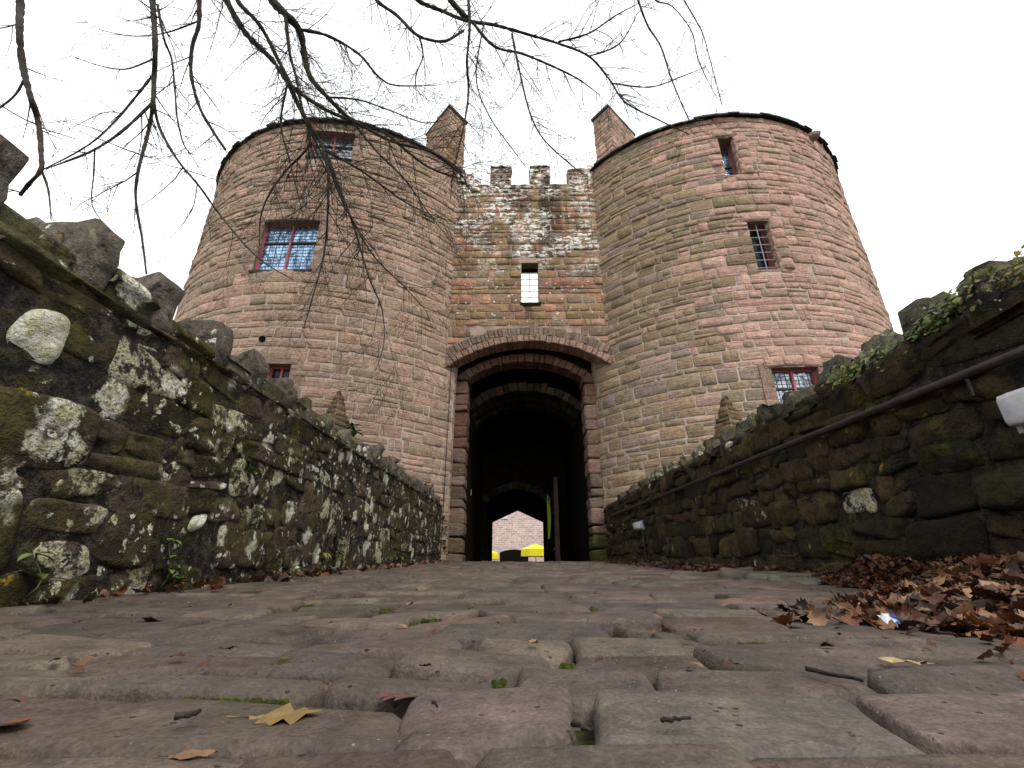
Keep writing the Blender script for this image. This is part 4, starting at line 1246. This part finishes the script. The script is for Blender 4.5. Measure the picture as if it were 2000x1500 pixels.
def branch(px, Y0, Y1, w0, w1, dens=1.0, tl=.55, limb=None):
    """px: picture points the branch passes; it lies Y0..Y1 metres ahead"""
    n = len(px); P = []; Rr = []
    wob = rng.normal(0, .10, n)
    for i, (u, v) in enumerate(px):
        k = i / (n - 1); Yd = Y0 + (Y1 - Y0) * k + wob[i] * (0 if i == 0 else 1)
        p = atY(u, v, Yd); dist = np.linalg.norm(p - ORG) 
        dep = (p - ORG).dot(np.array([0, math.cos(PITCH), math.sin(PITCH)]))
        P.append(p); Rr.append((w0 + (w1 - w0) * k**.8) * (.40 if limb is None and i == n - 1 else .82) * .5 * dep / FPX)
    mb = MB()
    pts, rs = smooth_path(P, Rr, .06)
    rs = [r * (1 + .10 * rng.normal()) for r in rs]
    if limb is not None:                             # continue above the frame and back to the trunk
        d0 = P[0] - P[1]; d0 /= np.linalg.norm(d0)
        J = trk[limb]
        q = [J, J + np.array([.5, .5, 1.2]), (J + P[0]) / 2 + np.array([0, 0, 1.4]), P[0] + d0 * .7, P[0]]
        r1 = Rr[0]
        lp, lr = smooth_path(q, [r1 * 2.2, r1 * 1.9, r1 * 1.5, r1 * 1.1, r1], .25)
        mb.tube(lp, lr, 8, None, False)
    mb.tube(pts, rs, 7, None, True)
    L = sum(np.linalg.norm(pts[i+1] - pts[i]) for i in range(len(pts) - 1))
    for q in range(int(L / .150 * dens)):
        i = int(rng.integers(2, len(pts) - 1)); t = pts[i+1] - pts[i]; t /= np.linalg.norm(t)
        sd_ = rng.normal(0, 1, 3); sd_ -= t * sd_.dot(t); sd_ /= np.linalg.norm(sd_)
        twig(mb, pts[i], t * .7 + sd_ * .7 + np.array([0, 0, -.12]), tl * rng.uniform(.6, 2.3), min(max(rs[i] * .5, .0038), .009), 0)
    for q in range(int(L / .10)):                    # knobbly spurs
        i = int(rng.integers(1, len(pts) - 1)); sd_ = rng.normal(0, 1, 3); sd_ /= np.linalg.norm(sd_)
        mb.tube([pts[i], pts[i] + sd_ * (rs[i] + rng.uniform(.006, .02))], [max(rs[i] * .35, .003), .0025], 4, None, False)
    mb.build("branch", M['bark'], tree, True)

B = branch
B([(40,-60),(40,0),(38,60),(45,130),(60,190),(75,240),(80,300),(80,332),(60,355),(40,380)], 3.6, 3.9, 17, 8, .25, .5, 5)
B([(80,330),(94,370),(100,432)], 3.85, 3.85, 6, 4, .2, .3)
B([(46,158),(30,185),(0,210),(-40,235)], 3.7, 3.7, 6, 4, .3, .3)
B([(297,-60),(298,0),(303,80),(301,150),(299,200),(290,255),(272,325),(265,385),(278,470),(286,535)], 4.0, 4.3, 15, 4, .4, .5, 5)
B([(300,200),(312,250),(345,310),(390,365),(430,420),(500,500),(575,548)], 4.15, 4.6, 8, 3, .45, .5)
B([(299,200),(240,255),(183,293),(130,315),(85,331)], 4.15, 3.9, 7, 4, .4, .4)
B([(296,150),(238,222),(190,270),(140,303),(85,330)], 4.1, 3.9, 6, 3, .4, .4)
B([(300,115),(245,135),(190,127),(138,108)], 4.1, 4.2, 4, 2, .5, .4)
B([(185,290),(183,340),(180,400),(210,445)], 4.0, 4.0, 4, 2, .4, .3)
B([(308,10),(320,75),(335,115),(342,180),(346,230),(358,280),(374,302)], 4.1, 4.4, 6, 3, .6, .45)
B([(395,-50),(390,0),(388,50),(375,92),(374,150),(390,210),(415,255),(440,292)], 4.3, 4.8, 11, 6, .5, .5, 6)
B([(386,42),(320,65),(255,70),(190,57)], 4.35, 4.5, 4, 2, .5, .4)
B([(420,-60),(442,0),(480,65),(530,115),(562,160),(592,186),(640,216),(700,242),(765,276),(850,300),(905,345)], 4.6, 6.0, 17, 4, .9, .7, 6)
B([(565,162),(580,200),(602,240),(622,272),(642,312),(662,365),(690,440),(720,540),(745,600),(752,662)], 5.0, 6.2, 13, 2.5, .95, .7)
B([(505,-60),(532,0),(560,30),(585,60),(595,110),(606,150),(640,190),(685,232),(745,255),(830,322),(895,348)], 4.8, 6.4, 24, 4, .9, .75, 6)
B([(587,58),(640,70),(700,105),(740,150),(775,167),(860,166)], 5.0, 5.6, 9, 3, .9, .6)
B([(455,-40),(463,0),(500,40),(520,70),(545,120),(575,175)], 4.7, 5.1, 11, 9, .5, .5)
B([(557,28),(566,105),(578,150),(590,210),(610,260),(640,330),(650,400)], 5.0, 5.8, 9, 3, 1.0, .6)
B([(600,240),(605,280),(590,302),(560,332),(530,372),(510,420),(506,480)], 5.3, 5.7, 8, 3, .9, .6)
B([(562,160),(549,225),(552,265),(562,300),(572,340),(592,420)], 5.1, 5.4, 6, 3, 1.0, .55)
B([(625,275),(640,330),(640,420),(632,500),(605,600),(590,650)], 5.4, 5.9, 8, 2, .9, .6)
B([(640,310),(660,372),(690,432),(730,500),(790,560),(835,610)], 5.5, 6.2, 8, 2, .9, .6)
B([(632,292),(700,330),(750,365),(800,400),(870,430)], 5.5, 6.4, 7, 2, .9, .6)
B([(690,240),(740,300),(790,350),(840,420),(880,470)], 5.6, 6.4, 6, 2, .85, .6)
B([(640,190),(700,195),(760,215),(830,240),(880,230)], 5.5, 6.0, 5, 2, .9, .5)
B([(715,-40),(735,0),(775,30),(810,65),(835,77),(870,80),(905,60)], 5.4, 5.4, 9, 6, .7, .5, 7)
B([(820,75),(826,110),(812,150),(815,200)], 5.4, 5.6, 5, 2, .8, .5)
B([(780,-40),(815,0),(860,20),(910,40),(970,50),(1040,70),(1090,85),(1150,110),(1190,155),(1222,200),(1290,236),(1345,262)], 5.2, 6.6, 11, 2.5, .6, .5, 7)
B([(860,-40),(880,0),(912,36)], 5.3, 5.4, 14, 12, .3, .4, 7)
B([(914,-40),(915,0),(917,60),(912,120),(915,180),(905,250),(885,340),(880,390)], 5.3, 6.2, 9, 2.5, .7, .55)
B([(922,42),(965,90),(1020,105),(1080,130),(1130,155),(1172,186)], 5.4, 6.2, 8, 3, .8, .55)
B([(1000,66),(1015,140),(1035,220),(1062,272),(1120,326),(1150,345)], 5.6, 6.4, 6, 2, .8, .55)
B([(945,46),(930,150),(955,225),(1000,290),(1030,330)], 5.5, 6.2, 4, 2, .8, .5)
B([(1235,-40),(1246,0),(1265,50),(1290,90),(1310,150),(1330,200),(1346,235)], 5.8, 6.2, 6, 2.5, .4, .45, 7)
B([(1090,82),(1150,65),(1200,32),(1250,5)], 5.8, 5.8, 5, 3, .8, .5)
B([(1150,110),(1210,85),(1245,25)], 5.9, 5.8, 4, 3, .8, .5)
B([(1262,-40),(1280,0),(1312,12),(1350,60),(1365,120),(1400,192)], 5.8, 6.2, 4, 2, .4, .45)
B([(1325,-30),(1336,0),(1370,60),(1385,110),(1410,205)], 5.8, 6.2, 4, 2, .45, .5, 7)
B([(1196,163),(1270,170),(1330,150),(1380,130)], 6.2, 6.2, 4, 2, .45, .5)

# ------------------------------------------------------------------ leaf litter
LEAF = [(0.075,0.024,0.011),(0.050,0.018,0.010),(0.105,0.036,0.014),(0.125,0.062,0.028),(0.036,0.017,0.011),(0.075,0.038,0.020),(0.16,0.095,0.050),(0.060,0.020,0.011),(0.045,0.027,0.019),(0.13,0.045,0.014)]
def leaf_geo(kind, calm=1.0):
    """a lobed, curled leaf about one unit long: outline fan about the midrib"""
    g = rng
    if kind == 0:  pr = [(0,.02),(.10,.20),(.18,.42),(.30,.30),(.42,.55),(.55,.34),(.68,.40),(.80,.16),(1,.0)]       # maple like
    elif kind == 1: pr = [(0,.02),(.12,.14),(.28,.26),(.45,.31),(.62,.28),(.80,.17),(1,.0)]                          # beech like
    else: pr = [(0,.02),(.12,.22),(.22,.15),(.36,.34),(.48,.22),(.62,.36),(.74,.20),(.88,.16),(1,.0)]                # oak like
    curl = g.uniform(-.5, .8) * calm; fold = g.uniform(-.25, .7) * calm; tw = g.normal(0, .35) * calm
    V = []
    n = len(pr)
    for x, w in pr: V.append((x, 0, 0))
    for s in (1, -1):
        for x, w in pr: V.append((x, s * w * g.uniform(.85, 1.12), fold * w * .8 + g.normal(0, .03)))
    V = np.array(V)
    V[:, 2] += curl * (V[:, 0] - .5)**2 + tw * V[:, 1] * (V[:, 0] - .5)
    F = []
    for i in range(n - 1):
        F.append((i, i+1, n+i+1, n+i)); F.append((i+1, i, 2*n+i, 2*n+i+1))
    # stalk
    k = len(V)
    V = np.vstack([V, [(-.30, .0, .03), (-.30, .02, .04), (0, .02, .0)]]); F.append((k, 0, k+2, k+1))
    return V - [.4, 0, 0], F
def rotm(rx, ry, rz):
    cx, sx, cy_, sy, cz, sz = math.cos(rx), math.sin(rx), math.cos(ry), math.sin(ry), math.cos(rz), math.sin(rz)
    return np.array([[cz,-sz,0],[sz,cz,0],[0,0,1]]) @ np.array([[cy_,0,sy],[0,1,0],[-sy,0,cy_]]) @ np.array([[1,0,0],[0,cx,-sx],[0,sx,cx]])
variants = []
for i in range(26):
    V, F = leaf_geo(int(rng.choice([0, 0, 1, 2])))
    me = bpy.data.meshes.new("leaf_blade"); me.from_pydata(V.tolist(), [], F)
    a = me.color_attributes.new("Col", 'FLOAT_COLOR', 'POINT'); cc = pick(LEAF, .2)
    a.data.foreach_set("color", np.tile(cc, (len(V), 1)).astype(np.float32).ravel()); me.materials.append(M['leaf'])
    me.polygons.foreach_set("use_smooth", [True] * len(me.polygons))
    variants.append((me, V, F))
def put_leaf(x, y, size, lift, label, group, flat=.25, me=None, z=None):
    o = bpy.data.objects.new("fallen_leaf", me or variants[int(rng.integers(26))][0])
    size *= .62 if (label or '').find('drift against') < 0 else 1.0
    o.scale = (size,) * 3; o.location = (x, y, (roadz(y) if z is None else z) + lift)
    o.rotation_euler = (rng.normal(0, flat), rng.normal(0, flat), rng.uniform(0, 6.28))
    col.objects.link(o); return tag(o, label, "leaf", group)
def pile_h(x, y):                                    # the drift banks up against the right wall
    k = min(max((2.5 - y) / 1.15, 0), 1); k = k * k * (3 - 2 * k)
    edge = .30 + .82 * k + .10 * math.sin(y * 4.1) * (1 if y < 3 else .6) + .05 * math.sin(y * 9.7)
    if 3.2 < y < 4.4: edge *= .35
    q = (x - (XR - edge)) / edge
    return edge, max(0, q) * (.17 if y < 3 else .07)
cand = []
for _ in range(12000):
    y = rng.uniform(.55, 3.4) if rng.random() < .6 else rng.uniform(3.0, 10.6)
    edge, _h = pile_h(0, y)
    x = XR - edge * (1 - rng.random()**.8) + .0
    x = XR - .01 - abs(rng.normal(0, .5)) * edge if rng.random() < .45 else XR - rng.uniform(0, 1.06) * edge
    if x < XR - edge * 1.25: continue
    _e, h = pile_h(x, y)
    cand.append((x, y, roadz(y) + .012 + h * rng.uniform(.15, 1.05), rng.uniform(.030, .072) * (1 if y > 1.2 else .8), h))
for _ in range(560):                                # thin drift along the left wall
    y = rng.uniform(1.2, 10.4)
    if rng.random() > .35 + .65 * (math.sin(y * 2.1) > .2): continue
    x = XL + abs(rng.normal(0, .10)) + .02
    cand.append((x, y, roadz(y) + .012 + rng.uniform(0, .03), rng.uniform(.04, .085), 0))
sc = [c[3]**2 * seen(c[:3]) * (1 + 3 * (c[2] - roadz(c[1]) - .012 > .75 * c[4])) for c in cand]
order = np.argsort(sc)[::-1]
for i in order[:230]:
    x, y, z, s, h = cand[i]
    if x > 0: put_leaf(x, y, s, .004, "curled red brown leaf in the drift against the right wall", "leaves drifted against the right wall", .5, None, z)
    else: put_leaf(x, y, s, .004, "brown dead leaf lying along the foot of the left wall", "leaves along the left wall foot", .4, None, z)
lm = MB()
for i in order[230:]:
    x, y, z, s, h = cand[i]
    me, V, F = variants[int(rng.integers(26))]
    W = (V * s) @ rotm(rng.normal(0, .55), rng.normal(0, .55), rng.uniform(0, 6.28)).T + [x, y, z]
    lm.add(W, F, pick(LEAF, .25))
lo = lm.build("leaf_litter", M['leaf'], None, True); tag(lo, "drifts of red brown dead leaves along the wall foot", "leaf litter", None, "stuff")
# single leaves on the stones
def special_leaf(u, v, size, colr, label, kind=0, rz=0.0, lift=.014, tilt=.15, yaw=None):
    V, F = leaf_geo(kind, .16)
    me = bpy.data.meshes.new("leaf_blade"); me.from_pydata(V.tolist(), [], F)
    a = me.color_attributes.new("Col", 'FLOAT_COLOR', 'POINT'); a.data.foreach_set("color", np.tile((*colr, 0), (len(V), 1)).astype(np.float32).ravel())
    me.materials.append(M['leaf'])
    p = onroad(u, v, .01)
    o = put_leaf(p[0], p[1], size, lift * .30, label, None, tilt * .4, me)
    o.rotation_euler.z = rz if yaw is None else yaw
special_leaf(545, 1390, .13, (.20,.135,.050), "large yellow brown leaf lying flat on the near paving", 0, .2, .020, .06)
special_leaf(370, 1466, .065, (.19,.105,.06), "curled tan leaf on the moss at the bottom left", 1, .4, .022, .2)
special_leaf(785, 1350, .10, (.095,.045,.035), "flat rotting red leaf on the paving above the pink stone", 0, 2.6, .016, .05)
special_leaf(655, 1335, .06, (.14,.07,.055), "faded pinkish leaf fragment beside the rotting leaf", 0, .8, .016, .05)
special_leaf(1770, 1287, .12, (.36,.28,.13), "pale cream leaf lying alone in front of the leaf drift", 0, 3.0, .022, .12)
special_leaf(1040, 1226, .10, (.20,.09,.05), "orange brown leaf wedged in the gap of a raised stone", 0, 1.0, .016, .2)
special_leaf(15, 1405, .075, (.15,.062,.028), "orange leaf at the left edge of the paving", 0, 1.7, .022, .3)
special_leaf(60, 1355, .07, (.12,.035,.02), "dark red leaf in a joint near the left edge", 1, .3, .012, .3)
special_leaf(300, 1208, .11, (.15,.045,.02), "red brown leaf on the paving near the left wall", 0, 2.0, .022, .3)
special_leaf(435, 1405, .03, (.22,.09,.045), "tiny orange leaf beside the large yellow leaf", 1, 0, .02, .1)
special_leaf(1470, 1322, .025, (.30,.15,.10), "tiny pink leaf scrap on a right hand stone", 1, .3, .02, .1)
special_leaf(1930, 1390, .06, (.13,.06,.03), "brown leaf stain at the right edge of the paving", 0, .5, .016, .05)
special_leaf(285, 1172, .08, (.36,.27,.03), "yellow leaf on a long stalk near the left wall foot", 1, .1, .02, .1)
special_leaf(1520, 1496, .07, (.085,.040,.032), "reddish leaf at the bottom edge right of centre", 0, 1.2, .016, .1)
for k in range(60):
    u, v = rng.uniform(60, 1900), rng.uniform(1135, 1330)
    p = onroad(u, v)
    if not (XL + .1 < p[0] < XR - .3): continue
    put_leaf(p[0], p[1], rng.uniform(.018, .05), .016, "small dead leaf scrap scattered on the paving", "leaf scraps on the paving", .2)
# twigs on the ground
def ground_twig(u0, v0, u1, v1, r, label):
    a, c = onroad(u0, v0, .02), onroad(u1, v1, .02)
    a[2] += .002; c[2] += .002
    pts = [a + (c - a) * k + rng.normal(0, .0015, 3) * [1, 1, .3] for k in np.linspace(0, 1, 7)]
    m = MB(); m.tube(pts, [r * (1 - .4 * k / 6) for k in range(7)], 6); o = m.build("fallen_twig", M['bark'], None, True); tag(o, label, "twig", "twigs on the paving")
ground_twig(1575, 1310, 1690, 1333, .0035, "dark twig on the right hand stones below the cream leaf")
ground_twig(1290, 1410, 1345, 1407, .0025, "short reddish twig on the large buff stone")
ground_twig(1120, 1415, 1155, 1432, .003, "short dark twig in the joint beside the pink stone")
ground_twig(845, 1373, 858, 1384, .002, "tiny dark twig on the pink stone")
ground_twig(345, 1404, 388, 1396, .004, "thick stub of twig left of the yellow leaf")
# scrap of litter
p = onroad(1742, 1219, .05)
lit = empty("paper_scrap", (p[0], p[1], p[2] - .02), "crumpled white and blue paper scrap in the leaf drift", "litter")
def crumple(x0, x1, nm, mat):
    V = []; 
    for j in range(4):
        for i in range(5):
            V.append((p[0] + x0 + (x1 - x0) * i / 4, p[1] + .007 * (j - 1.5) + rng.normal(0, .002), p[2] + .012 * math.sin(i * .8 + .4) * (1 - .35 * abs(j - 1.5)) + rng.normal(0, .003) + .004 * j))
    mesh_obj(nm, V, [(j*5+i, j*5+i+1, (j+1)*5+i+1, (j+1)*5+i) for j in range(3) for i in range(4)], mat, lit, None, False)
crumple(-.018, .007, "paper", M['paper']); crumple(.006, .014, "blue_print", M['blue'])
# kerb stones at the foot of the right wall
kerb = empty("kerb_strip", (XR - .3, 3.8, roadz(3.8)), "pale worn kerb stones at the foot of the right wall", "kerb")
for k in range(4):
    a = 3.0 + k * .42
    V, F = stone(XR - .42 - .0 * k, XR - .02, a, a + .40, .045, .03, 16, 5, .015, .006, .05)
    mesh_obj("kerb_stone", np.c_[V[:, 0], V[:, 1], SLOPE * V[:, 1] + V[:, 2]], F, M['pave'], kerb, np.tile((.135, .12, .095, 0), (len(V), 1)))

# ------------------------------------------------------------------ moss in the joints
mm = MB()
def moss_strip(u0, v0, u1, v1, n, spread, size):
    for _ in range(n):
        k = rng.random(); p = onroad(u0 + (u1 - u0) * k, v0 + (v1 - v0) * k, -.004)
        c = p + [rng.normal(0, spread), rng.normal(0, spread), 0]
        r = size * rng.uniform(.25, .75); nn = 7
        V = [(c[0], c[1], c[2] + r * .8)]
        for rr, hh in ((.6, .55), (1.0, -.3)):
            for q in range(nn): a = 2*math.pi*q/nn + rr; s = rr * r * rng.uniform(.8, 1.2); V.append((c[0] + s*math.cos(a), c[1] + s*math.sin(a), c[2] + hh * r * rng.uniform(.7, 1.2)))
        F = [(0, 1+q, 1+(q+1) % nn) for q in range(nn)] + [(1+q, 1+nn+q, 1+nn+(q+1) % nn, 1+(q+1) % nn) for q in range(nn)]
        g_ = rng.uniform(.6, 1.2); mm.add(V, F, (.045 * g_, .062 * g_, .006, 1))
def moss_at(x, y, size):
    y = y + float(bow(x, y)); r = size; nn = 7; c = (x, y, SLOPE * y - .007)
    V = [(c[0], c[1], c[2] + r * .9)]
    for rr, hh in ((.6, .65), (1.0, -.3)):
        for q in range(nn): a_ = 2*math.pi*q/nn + rr; s_ = rr * r * rng.uniform(.8, 1.2); V.append((c[0] + s_*math.cos(a_), c[1] + s_*math.sin(a_), c[2] + hh * r * rng.uniform(.7, 1.2)))
    F = [(0, 1+q, 1+(q+1) % nn) for q in range(nn)] + [(1+q, 1+nn+q, 1+nn+(q+1) % nn, 1+(q+1) % nn) for q in range(nn)]
    g_ = rng.uniform(.55, 1.25); mm.add(V, F, (.036 * g_, .046 * g_, .006, 1))
for (x0, x1, y0, y1) in joints:
    for (ax, ay, bx, by) in ((x0, y1, x1, y1), (x1, y0, x1, y1)):
        if rng.random() < .62: continue
        k0 = rng.uniform(0, .6); k1 = k0 + rng.uniform(.15, .45); L = math.hypot(bx - ax, by - ay)
        for _ in range(int(L * (k1 - k0) / .0022)):
            k = rng.uniform(k0, min(k1, 1)); moss_at(ax + (bx - ax) * k + rng.normal(0, .005), ay + (by - ay) * k + rng.normal(0, .005), rng.uniform(.003, .009))
mo = mm.build("moss", M['moss'], None, True); tag(mo, "bright green moss growing in the paving joints", "moss", None, "stuff")

# ------------------------------------------------------------------ weeds and ivy
def blade(mb, p, d, L, w, droop, colr):
    d = np.asarray(d, float); d /= np.linalg.norm(d); s = np.cross(d, (0, 0, 1)); s /= (np.linalg.norm(s) + 1e-6)
    V = []; q = np.array(p, float); dd = d.copy(); ws = (.25, .9, 1.0, .65, .02)
    for i, k in enumerate(ws):
        up = np.cross(s, dd)
        V += [q - s * w * k / 2 + up * w * .12 * k, q, q + s * w * k / 2 + up * w * .12 * k]
        dd = dd + np.array([0, 0, -droop]); dd /= np.linalg.norm(dd); q = q + dd * L / 4
    F = []
    for i in range(4):
        for j in (0, 1): F.append((3*i+j, 3*i+j+1, 3*i+j+4, 3*i+j+3))
    mb.add(V, F, colr)
GREEN = [(.085,.125,.020),(.12,.16,.03),(.06,.10,.018),(.15,.18,.05)]
def weed(P, n, L, w, H, label, group, side, palette=GREEN, whorls=3):
    root = empty("weed", P, label, "weed", group)
    st_ = MB(); lf = MB()
    pts = [np.array(P) + [side * .05 * k * H + .012 * math.sin(k * 4), .02 * math.sin(k * 5), H * k] for k in np.linspace(0, 1, 6)]
    st_.tube(pts, .003, 5); st_.build("stem", M['green'], root, True).data.color_attributes.new("Col", 'FLOAT_COLOR', 'POINT').data.foreach_set("color", [.08, .10, .03, 1] * 30)
    for k in range(whorls):
        c = pts[int(round(5 * (k + 1) / whorls))]
        for q in range(max(3, n // whorls)):
            a = rng.uniform(0, 6.28); blade(lf, c, (math.cos(a) + side * .5, math.sin(a), rng.uniform(.1, .9)), L * rng.uniform(.6, 1.15), w, rng.uniform(.1, .4), pick(palette, .15))
    lf.build("leaves", M['green'], root, True)
def wallp(u, v, X): return atX(u, v, X)
weed(wallp(312, 1150, XL + .05), 22, .075, .028, .22, "tall light green weed at the foot of the left wall", None, .6, [(.15,.20,.05),(.11,.17,.03)], 3)
weed(wallp(345, 1152, XL + .07), 5, .09, .055, .03, "broad dark green leaf rosette beside the tall weed", None, .6, [(.05,.10,.015)], 1)
weed(wallp(52, 1165, XL + .05), 9, .085, .030, .14, "drooping pale weed at the left end of the wall foot", None, .8, [(.17,.20,.07),(.12,.17,.04)], 2)
weed(wallp(630, 1118, XL + .04), 20, .09, .03, .16, "bushy weed clump midway along the left wall", None, .5, GREEN, 3)
weed(wallp(655, 1100, XL + .04), 24, .10, .03, .24, "taller weed clump just beyond the bushy one by the left wall", None, .5, [(.05,.11,.015),(.07,.13,.02)], 4)
weed(wallp(585, 1128, XL + .04), 14, .07, .03, .06, "low weed clump on the road edge near the left wall", None, .5, GREEN, 2)
weed(wallp(862, 1082, XL + .04), 34, .18, .05, .75, "green fern growing at the gate end of the left wall", None, .4, [(.04,.10,.014),(.06,.13,.02)], 5)
weed(wallp(783, 1108, XL + .04), 16, .10, .04, .14, "small weed at the far part of the left wall foot", None, .4, GREEN, 2)
weed(wallp(487, 930, XL + .03), 18, .05, .025, .08, "little fern sprouting from a crack high in the left wall", None, .8, [(.05,.10,.014)], 2)
weed(wallp(500, 1000, XL + .03), 12, .045, .025, .05, "tuft of green in a joint below the high fern", None, .8, GREEN, 2)
weed(wallp(690, 850, XL - .1), 30, .12, .04, .10, "ivy sprig on top of the left coping before the tower", None, .2, [(.025,.065,.012),(.035,.085,.014)], 2)
def ivy(path, X, n, spread, label, hang, pal):
    P = [atX(u, v, X) for u, v in path]
    root = empty("ivy", P[0], label, "ivy", "ivy on the right wall top")
    lf = MB(); stm = MB()
    pts, _ = smooth_path(P, [1] * len(P), .05)
    for k in range(12):
        a = pts[int(rng.integers(len(pts)))]
        q = [a + [rng.normal(0, .03), rng.normal(0, .05), rng.uniform(-.02, .05)]]
        for i in range(6): q.append(q[-1] + np.array([-.012 + rng.normal(0, .008), rng.normal(0, .03), -hang * rng.uniform(.3, 1.0) / 6 + .006]))
        stm.tube(q, .0018, 4)
    for _ in range(n):
        a = pts[int(rng.integers(len(pts)))] + np.array([rng.normal(0, .04) , rng.normal(0, spread), rng.normal(.01, spread * .55)])
        L = rng.uniform(.010, .026); th = rng.uniform(0, 6.28)
        nrm = np.array([-1 + rng.normal(0, .4), rng.normal(0, .5), .7 + rng.normal(0, .5)]); nrm /= np.linalg.norm(nrm)
        U = np.cross(nrm, rng.normal(0, 1, 3)); U /= np.linalg.norm(U); W = np.cross(nrm, U)
        sh = [(0,0),(.35,.5),(.1,.75),(-.2,.55),(-.55,.6),(-.6,.2),(-1,0),(-.6,-.2),(-.55,-.6),(-.2,-.55),(.1,-.75),(.35,-.5)]
        V = [a + nrm * L * .12] + [a + U * x * L + W * y2 * L + nrm * rng.normal(0, .06) * L for x, y2 in sh[1:]]
        lf.add(V, [(0, i, i + 1) for i in range(1, 11)] + [(0, 11, 1)], pick(pal, .2))
    so = stm.build("stems", M['bark'], root, True); so["kind"] = "stuff"; o = lf.build("leaves", M['green'], root, True); o["kind"] = "stuff"
IV = [(.07,.10,.014),(.10,.12,.016),(.045,.075,.010),(.14,.14,.025),(.05,.08,.014)]
ivy([(1800,660),(1840,630),(1880,600),(1905,570)], XR + .0, 700, .055, "yellow green ivy between the two tallest coping stones on the right", .18, IV)
ivy([(1650,745),(1690,720),(1720,705),(1770,690)], XR + .0, 800, .065, "mossy ivy clump hanging below the pale coping stone", .2, IV)
ivy([(1960,560),(2000,530),(2040,510)], XR + .05, 200, .05, "mossy orange green growth at the right edge of the wall top", .1, [(.22,.12,.02),(.16,.15,.02),(.12,.13,.02)])
